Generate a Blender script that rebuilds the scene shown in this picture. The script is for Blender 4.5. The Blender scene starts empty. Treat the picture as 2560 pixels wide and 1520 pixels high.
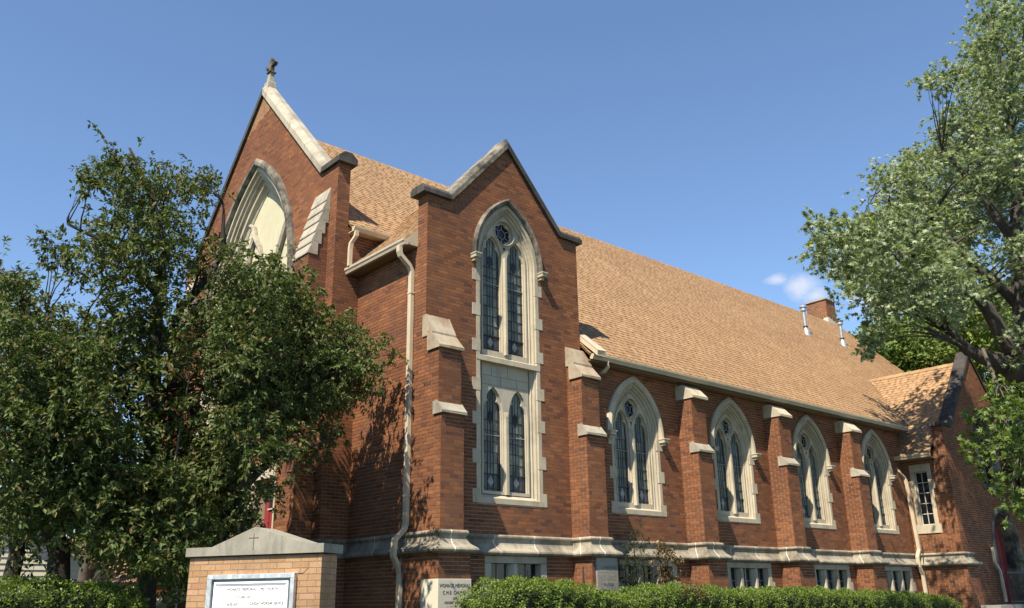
import bpy, math, random
import numpy as np
from mathutils import Vector, Matrix
from mathutils.geometry import tessellate_polygon
R_ = math.radians
scene = bpy.context.scene
COL = scene.collection

# ------------------------------------------------------------------ camera, sky, sun, exposure
cam_d = bpy.data.cameras.new('camera'); cam = bpy.data.objects.new('camera', cam_d); COL.objects.link(cam)
cam_d.sensor_width = 36.0; cam_d.lens = 31.015; cam_d.clip_start = 0.1; cam_d.clip_end = 3000
right = Vector((0.752448, -0.658478, -0.015124)); down = Vector((0.199444, 0.24967, -0.947569)); fwd = Vector((0.627729, 0.70998, 0.319193))
cam.matrix_world = Matrix(((right.x, -down.x, -fwd.x, 0.0), (right.y, -down.y, -fwd.y, 0.0), (right.z, -down.z, -fwd.z, 1.65), (0, 0, 0, 1)))
scene.camera = cam
SUN_TRAVEL = Vector((1.0, 0.385, -1.45)).normalized()
sun_el = math.asin(-SUN_TRAVEL.z)
sun_d = bpy.data.lights.new('sun', 'SUN'); sun_d.energy = 5.0; sun_d.angle = R_(0.53); sun_d.color = (1.0, 0.89, 0.72)
sun = bpy.data.objects.new('sun', sun_d); COL.objects.link(sun)
sun.rotation_euler = SUN_TRAVEL.to_track_quat('-Z', 'Y').to_euler(); sun.location = (-20, -5, 40)
world = bpy.data.worlds.new('World'); scene.world = world; world.use_nodes = True
wn = world.node_tree.nodes; wl = world.node_tree.links; wn.clear()
sky = wn.new('ShaderNodeTexSky'); sky.sky_type = 'NISHITA'; sky.sun_disc = False
sky.sun_elevation = sun_el
sky.sun_rotation = math.atan2(-SUN_TRAVEL.x, -SUN_TRAVEL.y)   # clockwise from +Y
sky.altitude = 200; sky.air_density = 1.0; sky.dust_density = 0.0; sky.ozone_density = 4.0
bg = wn.new('ShaderNodeBackground'); bg.inputs['Strength'].default_value = 0.093
wo = wn.new('ShaderNodeOutputWorld'); tc = wn.new('ShaderNodeTexCoord')
def wmath(op, a, b=None, c=None, clamp=False):
    n = wn.new('ShaderNodeMath'); n.operation = op; n.use_clamp = clamp
    for i, v in enumerate((a, b, c)):
        if v is None: continue
        if isinstance(v, (int, float)): n.inputs[i].default_value = v
        else: wl.new(v, n.inputs[i])
    return n.outputs[0]
def cloud_mask(cdir, r0, r1, stretch):
    sub = wn.new('ShaderNodeVectorMath'); sub.operation = 'SUBTRACT'
    wl.new(tc.outputs['Generated'], sub.inputs[0]); sub.inputs[1].default_value = cdir
    mul = wn.new('ShaderNodeVectorMath'); mul.operation = 'MULTIPLY'
    wl.new(sub.outputs[0], mul.inputs[0]); mul.inputs[1].default_value = (1, 1, stretch)
    ln = wn.new('ShaderNodeVectorMath'); ln.operation = 'LENGTH'; wl.new(mul.outputs[0], ln.inputs[0])
    mr = wn.new('ShaderNodeMapRange'); mr.inputs[1].default_value = r1; mr.inputs[2].default_value = r0
    wl.new(ln.outputs['Value'], mr.inputs[0])
    return mr.outputs[0]
nz = wn.new('ShaderNodeTexNoise'); nz.inputs['Scale'].default_value = 34; nz.inputs['Detail'].default_value = 7; nz.inputs['Roughness'].default_value = 0.6
mp = wn.new('ShaderNodeMapping'); mp.inputs['Scale'].default_value = (1, 1, 2.0)
wl.new(tc.outputs['Generated'], mp.inputs[0]); wl.new(mp.outputs[0], nz.inputs['Vector'])
m1 = wmath('MAXIMUM', cloud_mask((0.8120, 0.4840, 0.3262), 0.002, 0.022, 1.9), wmath('MAXIMUM', cloud_mask((0.8265, 0.4665, 0.3160), 0.004, 0.030, 1.3), cloud_mask((0.8373, 0.4551, 0.3060), 0.002, 0.026, 1.6))); m2 = cloud_mask((0.8703, 0.3868, 0.3049), 0.01, 0.07, 1.3)
mm = wmath('MAXIMUM', m1, m2)
cm = wmath('SUBTRACT', wmath('ADD', mm, nz.outputs['Fac']), 0.86)
cm = wmath('MULTIPLY', cm, 1.25, clamp=True)
cm = wmath('MULTIPLY', cm, wmath('MULTIPLY', mm, 4.0, clamp=True))
mixw = wn.new('ShaderNodeMixRGB'); wl.new(cm, mixw.inputs[0]); wl.new(sky.outputs[0], mixw.inputs[1]); mixw.inputs[2].default_value = (4.2, 4.4, 4.9, 1)
wl.new(mixw.outputs[0], bg.inputs['Color']); wl.new(bg.outputs[0], wo.inputs['Surface'])
scene.view_settings.view_transform = 'Standard'; scene.view_settings.look = 'None'
scene.view_settings.exposure = 1.12; scene.view_settings.gamma = 1.0; scene.view_settings.use_curve_mapping = False

# ------------------------------------------------------------------ materials
MATS = {}
def new_mat(name):
    m = bpy.data.materials.new(name); m.use_nodes = True; MATS[name] = m
    nt = m.node_tree; p = nt.nodes['Principled BSDF']
    return m, nt, p
def N(nt, t, **kw):
    n = nt.nodes.new(t)
    for k, v in kw.items(): setattr(n, k, v)
    return n
def rnd_val(nt):
    g = N(nt, 'ShaderNodeNewGeometry'); oi = N(nt, 'ShaderNodeObjectInfo')
    a = N(nt, 'ShaderNodeMath', operation='ADD'); nt.links.new(g.outputs['Random Per Island'], a.inputs[0]); nt.links.new(oi.outputs['Random'], a.inputs[1])
    f = N(nt, 'ShaderNodeMath', operation='FRACT'); nt.links.new(a.outputs[0], f.inputs[0])
    return f.outputs[0]
def ramp(nt, fac, stops):
    r = N(nt, 'ShaderNodeValToRGB'); el = r.color_ramp.elements
    while len(el) < len(stops): el.new(0.5)
    for e, (p, c) in zip(el, stops): e.position = p; e.color = (*c, 1)
    nt.links.new(fac, r.inputs[0]); return r.outputs[0]
def noise(nt, scale, detail=4, rough=0.55, vec=None, mapscale=None):
    n = N(nt, 'ShaderNodeTexNoise'); n.inputs['Scale'].default_value = scale; n.inputs['Detail'].default_value = detail; n.inputs['Roughness'].default_value = rough
    g = N(nt, 'ShaderNodeNewGeometry'); src = g.outputs['Position']
    if mapscale:
        m = N(nt, 'ShaderNodeMapping'); m.inputs['Scale'].default_value = mapscale; nt.links.new(src, m.inputs[0]); src = m.outputs[0]
    nt.links.new(src, n.inputs['Vector']); return n.outputs['Fac']
def mix(nt, fac, a, b, mode='MIX'):
    m = N(nt, 'ShaderNodeMixRGB', blend_type=mode)
    for i, v in enumerate((fac, a, b)):
        if isinstance(v, (int, float)): m.inputs[i].default_value = v
        elif isinstance(v, tuple): m.inputs[i].default_value = (*v, 1)
        else: nt.links.new(v, m.inputs[i])
    return m.outputs[0]
def maprange(nt, v, a, b, c=0.0, d=1.0):
    m = N(nt, 'ShaderNodeMapRange'); nt.links.new(v, m.inputs[0])
    for i, q in enumerate((a, b, c, d)): m.inputs[i+1].default_value = q
    return m.outputs[0]
def bump(nt, p, h, strength, dist):
    b = N(nt, 'ShaderNodeBump'); b.inputs['Strength'].default_value = strength; b.inputs['Distance'].default_value = dist
    nt.links.new(h, b.inputs['Height']); nt.links.new(b.outputs[0], p.inputs['Normal'])
def sc_(stops, f): return [(p, tuple(v*f for v in c)) for p, c in stops]
def brick_mat(name, stops, stain=(0.55, 0.75)):
    stops = sc_(stops, 0.59)
    m, nt, p = new_mat(name)
    c = ramp(nt, rnd_val(nt), stops)
    fine = noise(nt, 60, 3); big = noise(nt, 0.55, 5)
    c = mix(nt, 0.55, c, mix(nt, 1.0, c, ramp(nt, fine, [(0.25, (0.55, 0.5, 0.48)), (0.75, (1.25, 1.2, 1.15))]), 'MULTIPLY'))
    c = mix(nt, 1.0, c, ramp(nt, big, [(0.3, (0.74, 0.72, 0.74)), (0.7, (1.16, 1.14, 1.04))]), 'MULTIPLY')
    drips = noise(nt, 1.6, 5, 0.6, mapscale=(2.2, 2.2, 0.35))
    c = mix(nt, maprange(nt, drips, 0.52, 0.78, 0.0, 0.38), c, (0.07, 0.05, 0.042))
    nt.links.new(c, p.inputs['Base Color']); p.inputs['Roughness'].default_value = 0.86; p.inputs['Specular IOR Level'].default_value = 0.25
    bump(nt, p, fine, 0.35, 0.004); return m
brick_mat('brick', [(0.0, (0.355, 0.147, 0.068)), (0.22, (0.27, 0.112, 0.056)), (0.42, (0.42, 0.178, 0.08)), (0.6, (0.265, 0.112, 0.058)), (0.74, (0.325, 0.136, 0.063)), (0.92, (0.235, 0.098, 0.056)), (0.99, (0.18, 0.08, 0.052))])
brick_mat('brick_new', [(0.0, (0.50, 0.30, 0.17)), (0.5, (0.46, 0.26, 0.14)), (1.0, (0.54, 0.33, 0.19))])
brick_mat('brick_tan', [(0.0, (0.54, 0.35, 0.20)), (0.3, (0.60, 0.395, 0.235)), (0.6, (0.48, 0.30, 0.165)), (0.93, (0.64, 0.41, 0.27)), (1.0, (0.42, 0.20, 0.12))])
brick_mat('brick_far', [(0.0, (0.30, 0.12, 0.06)), (1.0, (0.22, 0.09, 0.05))])
m, nt, p = new_mat('mortar')
c = ramp(nt, noise(nt, 9, 6), [(0.3, (0.29, 0.20, 0.135)), (0.7, (0.41, 0.295, 0.205))]); nt.links.new(c, p.inputs['Base Color']); p.inputs['Roughness'].default_value = 0.95
m, nt, p = new_mat('mortar_dark')
c = ramp(nt, noise(nt, 9, 6), [(0.3, (0.15, 0.10, 0.07)), (0.7, (0.22, 0.15, 0.105))]); nt.links.new(c, p.inputs['Base Color']); p.inputs['Roughness'].default_value = 0.95
m, nt, p = new_mat('joint_white'); p.inputs['Base Color'].default_value = (0.74, 0.70, 0.60, 1); p.inputs['Roughness'].default_value = 0.9
def stone_mat(name, ca, cb, dark, amount, lo=0.5, hi=0.75, tone=True):
    ca, cb, dark = [tuple(v*0.62 for v in q) for q in (ca, cb, dark)]
    m, nt, p = new_mat(name)
    c = ramp(nt, noise(nt, 3.0, 6, 0.6), [(0.3, ca), (0.7, cb)])
    if tone: c = mix(nt, 1.0, c, ramp(nt, rnd_val(nt), [(0, (0.90, 0.89, 0.87)), (1, (1.06, 1.05, 1.03))]), 'MULTIPLY')
    g = noise(nt, 1.8, 8, 0.68); c = mix(nt, maprange(nt, g, lo, hi, 0.0, amount), c, dark)
    g3 = noise(nt, 2.4, 6, 0.65, mapscale=(3.5, 3.5, 0.5)); c = mix(nt, maprange(nt, g3, 0.52, 0.72, 0.0, amount*0.8), c, dark)
    g2 = noise(nt, 22, 5, 0.7); c = mix(nt, maprange(nt, g2, 0.55, 0.85, 0.0, amount*0.6), c, dark)
    nt.links.new(c, p.inputs['Base Color']); p.inputs['Roughness'].default_value = 0.88; p.inputs['Specular IOR Level'].default_value = 0.25
    bump(nt, p, g2, 0.35, 0.006); return m
stone_mat('limestone', (0.60, 0.53, 0.40), (0.70, 0.63, 0.49), (0.24, 0.20, 0.15), 0.55)
stone_mat('limestone_dark', (0.30, 0.27, 0.22), (0.44, 0.40, 0.32), (0.05, 0.047, 0.043), 0.95, 0.40, 0.60)
stone_mat('limestone_black', (0.075, 0.07, 0.068), (0.14, 0.13, 0.12), (0.035, 0.033, 0.03), 0.9, 0.4, 0.65)
stone_mat('limestone_warm', (0.42, 0.35, 0.26), (0.55, 0.48, 0.37), (0.24, 0.12, 0.065), 0.75, 0.48, 0.7)
stone_mat('belt_stone', (0.37, 0.33, 0.265), (0.53, 0.48, 0.38), (0.10, 0.088, 0.07), 0.85, 0.42, 0.68)
stone_mat('limestone_grey', (0.48, 0.44, 0.36), (0.58, 0.53, 0.43), (0.22, 0.20, 0.17), 0.8, 0.45, 0.7)
stone_mat('concrete', (0.40, 0.385, 0.325), (0.50, 0.475, 0.405), (0.15, 0.145, 0.125), 0.7, 0.45, 0.75)
stone_mat('cream_panel', (0.66, 0.62, 0.42), (0.72, 0.68, 0.50), (0.45, 0.40, 0.28), 0.35, tone=False)
stone_mat('grey_panel', (0.58, 0.54, 0.43), (0.64, 0.59, 0.48), (0.25, 0.23, 0.20), 0.4)
m, nt, p = new_mat('shingle_base')
c = ramp(nt, noise(nt, 7, 6, 0.6), [(0.3, (0.17, 0.10, 0.052)), (0.7, (0.22, 0.13, 0.07))]); nt.links.new(c, p.inputs['Base Color']); p.inputs['Roughness'].default_value = 0.95
m, nt, p = new_mat('shingle')
c = ramp(nt, rnd_val(nt), [(0, (0.285, 0.182, 0.094)), (0.35, (0.33, 0.212, 0.112)), (0.7, (0.25, 0.155, 0.078)), (1, (0.305, 0.195, 0.10))])
c = mix(nt, 1.0, c, ramp(nt, noise(nt, 0.5, 6, 0.65), [(0.3, (0.86, 0.82, 0.79)), (0.7, (1.09, 1.08, 1.06))]), 'MULTIPLY')
st_ = noise(nt, 1.1, 5, 0.65, mapscale=(2.6, 0.3, 0.3)); c = mix(nt, maprange(nt, st_, 0.52, 0.78, 0.0, 0.35), c, (0.15, 0.085, 0.048))
c = mix(nt, 1.0, c, ramp(nt, noise(nt, 130, 2), [(0.3, (0.80, 0.78, 0.76)), (0.7, (1.15, 1.15, 1.15))]), 'MULTIPLY')
nt.links.new(c, p.inputs['Base Color']); p.inputs['Roughness'].default_value = 0.95
def plain(name, col, rough=0.5, metal=0.0, var=0.12, scale=4.0, bmp=0.0):
    if not metal and name != 'board_white': col = tuple(v*0.66 for v in col)
    m, nt, p = new_mat(name); a = tuple(v*(1-var) for v in col); b = tuple(min(1, v*(1+var)) for v in col)
    n = noise(nt, scale, 6, 0.65)
    c = ramp(nt, n, [(0.3, a), (0.7, b)]); nt.links.new(c, p.inputs['Base Color'])
    p.inputs['Roughness'].default_value = rough; p.inputs['Metallic'].default_value = metal
    if bmp: bump(nt, p, noise(nt, scale*8, 4), bmp, 0.01)
    return m
plain('gutter_paint', (0.66, 0.56, 0.40), 0.45, 0, 0.10, 3)
plain('soffit', (0.30, 0.22, 0.15), 0.8)
plain('dark_interior', (0.012, 0.012, 0.013), 0.9)
plain('lead', (0.035, 0.035, 0.038), 0.6)
plain('lead_light', (0.30, 0.31, 0.31), 0.5)
plain('galvanised', (0.38, 0.395, 0.41), 0.45, 0.6, 0.15, 9)
plain('aluminium', (0.60, 0.61, 0.62), 0.33, 0.7, 0.25, 14)
plain('frame_grey', (0.16, 0.18, 0.20), 0.5, 0.3)
plain('board_white', (0.86, 0.86, 0.85), 0.35, 0, 0.02)
plain('letter_black', (0.05, 0.05, 0.055), 0.6)
plain('engraved', (0.13, 0.115, 0.09), 0.9)
plain('stone_pale', (0.74, 0.69, 0.55), 0.85, 0, 0.06, 3, 0.2)
plain('door_red', (0.30, 0.035, 0.04), 0.55, 0, 0.2, 5)
plain('iron', (0.03, 0.028, 0.028), 0.6)
plain('window_white', (0.62, 0.60, 0.55), 0.6)
plain('siding', (0.72, 0.68, 0.54), 0.7, 0, 0.05)
plain('roof_brown', (0.10, 0.062, 0.045), 0.9, 0, 0.2, 6)
plain('roof_orange', (0.33, 0.17, 0.10), 0.9, 0, 0.2, 6)
plain('wire', (0.05, 0.05, 0.05), 0.6)
plain('bark_dark', (0.045, 0.034, 0.026), 0.95, 0, 0.35, 12, 0.8)
plain('bark_grey', (0.13, 0.105, 0.085), 0.95, 0, 0.35, 10, 0.8)
plain('bark_maple', (0.085, 0.07, 0.058), 0.95, 0, 0.4, 9, 1.0)
plain('bare_twig', (0.32, 0.27, 0.21), 0.9)
plain('asphalt', (0.055, 0.055, 0.056), 0.9, 0, 0.15, 20, 0.3)
plain('pavement', (0.36, 0.34, 0.30), 0.9, 0, 0.12, 5, 0.3)
plain('steps_stone', (0.50, 0.42, 0.29), 0.9, 0, 0.12, 5, 0.2)
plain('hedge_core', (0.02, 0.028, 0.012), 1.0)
m, nt, p = new_mat('lawn')
c = ramp(nt, noise(nt, 3, 8, 0.7), [(0.3, (0.02, 0.034, 0.009)), (0.7, (0.045, 0.065, 0.018))]); nt.links.new(c, p.inputs['Base Color']); p.inputs['Roughness'].default_value = 0.95
m, nt, p = new_mat('stained_glass')
n1 = noise(nt, 5, 7, 0.7, mapscale=(1, 1, 0.4)); c = ramp(nt, n1, [(0.25, (0.055, 0.062, 0.055)), (0.5, (0.13, 0.145, 0.13)), (0.75, (0.30, 0.315, 0.27))])
c = mix(nt, 1.0, c, ramp(nt, rnd_val(nt), [(0, (0.7, 0.74, 0.78)), (0.5, (1, 1, 1)), (1, (1.25, 1.2, 1.05))]), 'MULTIPLY')
nt.links.new(c, p.inputs['Base Color']); p.inputs['Roughness'].default_value = 0.4; p.inputs['Specular IOR Level'].default_value = 0.3; bump(nt, p, n1, 0.25, 0.02)
plain('glass_border', (0.06, 0.068, 0.08), 0.25, 0, 0.4, 12)
plain('glass_dark', (0.012, 0.013, 0.016), 0.12)
plain('glass_pale', (0.34, 0.34, 0.30), 0.4, 0, 0.3, 20)
def leaf_mat(name, stops, rough=0.5, trans=0.3, spec=0.4):
    stops = sc_(stops, 0.6)
    m, nt, p = new_mat(name)
    c = ramp(nt, rnd_val(nt), stops)
    c = mix(nt, 1.0, c, ramp(nt, noise(nt, 0.9, 3), [(0.3, (0.82, 0.85, 0.8)), (0.7, (1.15, 1.12, 1.1))]), 'MULTIPLY')
    nt.links.new(c, p.inputs['Base Color']); p.inputs['Roughness'].default_value = rough; p.inputs['Specular IOR Level'].default_value = spec
    t = N(nt, 'ShaderNodeBsdfTranslucent'); nt.links.new(mix(nt, 1.0, c, (1.25, 1.35, 0.6), 'MULTIPLY'), t.inputs['Color'])
    ms = N(nt, 'ShaderNodeMixShader'); ms.inputs[0].default_value = trans
    out = nt.nodes['Material Output']; nt.links.new(p.outputs[0], ms.inputs[1]); nt.links.new(t.outputs[0], ms.inputs[2]); nt.links.new(ms.outputs[0], out.inputs['Surface'])
    return m
leaf_mat('leaf_cherry', [(0, (0.075, 0.12, 0.033)), (0.4, (0.11, 0.165, 0.045)), (0.75, (0.15, 0.20, 0.055)), (0.9, (0.21, 0.19, 0.065)), (1, (0.26, 0.17, 0.07))], 0.58, 0.28, 0.28)
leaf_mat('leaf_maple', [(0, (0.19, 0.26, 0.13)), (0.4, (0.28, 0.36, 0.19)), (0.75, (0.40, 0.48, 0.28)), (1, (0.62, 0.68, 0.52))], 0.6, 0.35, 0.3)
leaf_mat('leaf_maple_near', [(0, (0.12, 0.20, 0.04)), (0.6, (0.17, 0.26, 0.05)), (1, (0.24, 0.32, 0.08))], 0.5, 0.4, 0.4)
leaf_mat('leaf_far', [(0, (0.13, 0.21, 0.045)), (0.6, (0.19, 0.29, 0.06)), (1, (0.26, 0.36, 0.09))], 0.6, 0.25, 0.3)
leaf_mat('leaf_hedge', [(0, (0.11, 0.19, 0.025)), (0.4, (0.17, 0.27, 0.035)), (0.8, (0.23, 0.34, 0.05)), (1, (0.30, 0.40, 0.08))], 0.45, 0.3, 0.4)
leaf_mat('leaf_hedge_brown', [(0, (0.16, 0.12, 0.04)), (1, (0.22, 0.16, 0.06))], 0.5, 0.3, 0.4)
leaf_mat('leaf_conifer', [(0, (0.022, 0.035, 0.014)), (1, (0.04, 0.055, 0.02))], 0.7, 0.1, 0.3)
leaf_mat('leaf_bronze', [(0, (0.12, 0.07, 0.025)), (0.6, (0.22, 0.14, 0.05)), (1, (0.36, 0.28, 0.14))], 0.35, 0.25, 0.5)

# ------------------------------------------------------------------ mesh helpers
ZV = Vector((0, 0, 1))
rng = random.Random(7)
def setp(o, label=None, category=None, group=None, kind=None):
    if label: o['label'] = label
    if category: o['category'] = category
    if group: o['group'] = group
    if kind: o['kind'] = kind
    return o
WORLD = {}
def place(o, parent=None, loc=(0, 0, 0)):
    loc = Vector(loc); COL.objects.link(o); WORLD[o.name] = loc
    if parent is not None:
        o.parent = parent; o.location = loc - WORLD[parent.name]
    else: o.location = loc
    return o
def empty(name, loc, label, category, group=None):
    o = bpy.data.objects.new(name, None); o.empty_display_size = 0.3; place(o, None, loc)
    return setp(o, label, category, group)
def np_mesh(name, V, F, mats, midx=None, smooth=False):
    """V (n,3), F (m,k) one polygon size"""
    V = np.asarray(V, dtype=np.float32); F = np.asarray(F, dtype=np.int32)
    me = bpy.data.meshes.new(name); me.vertices.add(len(V)); me.vertices.foreach_set('co', V.ravel())
    m, k = F.shape; me.loops.add(m*k); me.loops.foreach_set('vertex_index', F.ravel())
    me.polygons.add(m); me.polygons.foreach_set('loop_start', np.arange(0, m*k, k, dtype=np.int32)); me.polygons.foreach_set('loop_total', np.full(m, k, dtype=np.int32))
    for mt in mats: me.materials.append(MATS[mt])
    if midx is not None: me.polygons.foreach_set('material_index', np.asarray(midx, dtype=np.int32))
    me.polygons.foreach_set('use_smooth', np.full(m, bool(smooth)))
    me.update(calc_edges=True); return me
class MB:
    def __init__(s): s.v = []; s.f = []; s.m = []; s.cur = 0
    def add(s, vs, fs):
        b = len(s.v); s.v += [tuple(v) for v in vs]; s.f += [tuple(i+b for i in f) for f in fs]; s.m += [s.cur]*len(fs); return s
    def box(s, x0, x1, y0, y1, z0, z1):
        return s.add([(x0,y0,z0),(x1,y0,z0),(x1,y1,z0),(x0,y1,z0),(x0,y0,z1),(x1,y0,z1),(x1,y1,z1),(x0,y1,z1)],
                     [(0,3,2,1),(4,5,6,7),(0,1,5,4),(1,2,6,5),(2,3,7,6),(3,0,4,7)])
    def prism(s, pts, d):                       # polygon (3D points) extruded by the vector d
        n = len(pts); d = Vector(d); a = [Vector(p) for p in pts]
        tri = tessellate_polygon([a])
        s.add(a + [p+d for p in a], [t for t in tri] + [tuple(i+n for i in reversed(t)) for t in tri] + [(i, (i+1) % n, (i+1) % n+n, i+n) for i in range(n)]); return s
    def plate(s, fr, outer, holes, v0, v1):     # flat plate with holes in frame coordinates, from depth v0 to v1
        polys = [outer] + list(holes); flat = [q for p in polys for q in p]
        tri = tessellate_polygon([[Vector((q[0], q[1], 0)) for q in p] for p in polys]); n = len(flat)
        fs = list(tri) + [tuple(i+n for i in t) for t in tri]; b = 0
        for p in polys:
            k = len(p); fs += [(b+i, b+(i+1) % k, b+(i+1) % k+n, b+i+n) for i in range(k)]; b += k
        return s.add([fr(u, z, v0) for u, z in flat] + [fr(u, z, v1) for u, z in flat], fs)
    def fbox(s, fr, u0, u1, z0, z1, v0, v1):
        return s.add([fr(u0,z0,v0),fr(u1,z0,v0),fr(u1,z0,v1),fr(u0,z0,v1),fr(u0,z1,v0),fr(u1,z1,v0),fr(u1,z1,v1),fr(u0,z1,v1)],
                     [(0,3,2,1),(4,5,6,7),(0,1,5,4),(1,2,6,5),(2,3,7,6),(3,0,4,7)])
    def tube(s, pts, rads, n=8, flat=None):
        pts = [Vector(p) for p in pts]; rings = []
        for i, p in enumerate(pts):
            t = (pts[min(i+1, len(pts)-1)] - pts[max(i-1, 0)]).normalized()
            a = t.cross(ZV) if abs(t.z) < 0.95 else t.cross(Vector((1, 0, 0)))
            a.normalize(); b = t.cross(a); r = rads[i] if isinstance(rads, (list, tuple)) else rads
            rings.append([p + a*(r*math.cos(2*math.pi*k/n)) + b*(r*math.sin(2*math.pi*k/n)) for k in range(n)])
        vs = [v for r in rings for v in r]; fs = []
        for i in range(len(pts)-1):
            for k in range(n): fs.append((i*n+k, i*n+(k+1) % n, (i+1)*n+(k+1) % n, (i+1)*n+k))
        fs.append(tuple(range(n))[::-1]); fs.append(tuple((len(pts)-1)*n+k for k in range(n)))
        return s.add(vs, fs)
    def grid(s, rows, close=False):             # rows of equal length, quads between them
        n = len(rows[0]); fs = []
        for i in range(len(rows)-1):
            for k in range(n-1): fs.append((i*n+k, i*n+k+1, (i+1)*n+k+1, (i+1)*n+k))
            if close: fs.append((i*n+n-1, i*n, (i+1)*n, (i+1)*n+n-1))
        return s.add([v for r in rows for v in r], fs)
    def build(s, name, mats, parent=None, kind=None, smooth=False, loc=None, bevel=0):
        if isinstance(mats, str): mats = [mats]
        base = Vector(loc) if loc is not None else (WORLD[parent.name] if parent is not None else Vector((0, 0, 0)))
        me = bpy.data.meshes.new(name); me.from_pydata([(v[0]-base.x, v[1]-base.y, v[2]-base.z) for v in s.v], [], s.f)
        for m in mats: me.materials.append(MATS[m])
        if len(mats) > 1: me.polygons.foreach_set('material_index', s.m)
        if smooth: me.polygons.foreach_set('use_smooth', [True]*len(me.polygons))
        me.update()
        o = bpy.data.objects.new(name, me); place(o, parent, base)
        if bevel:
            b = o.modifiers.new('bevel', 'BEVEL'); b.width = bevel; b.segments = 2; b.limit_method = 'ANGLE'
        if kind: o['kind'] = kind
        return o
def frame(O, U, Nn):
    O = Vector(O); U = Vector(U); Nn = Vector(Nn)
    return lambda u, z, v=0.0: O + U*u + ZV*z - Nn*v
def box_obj(name, mat, parent, *a, **k): return MB().box(*a).build(name, mat, parent, **k)

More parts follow.
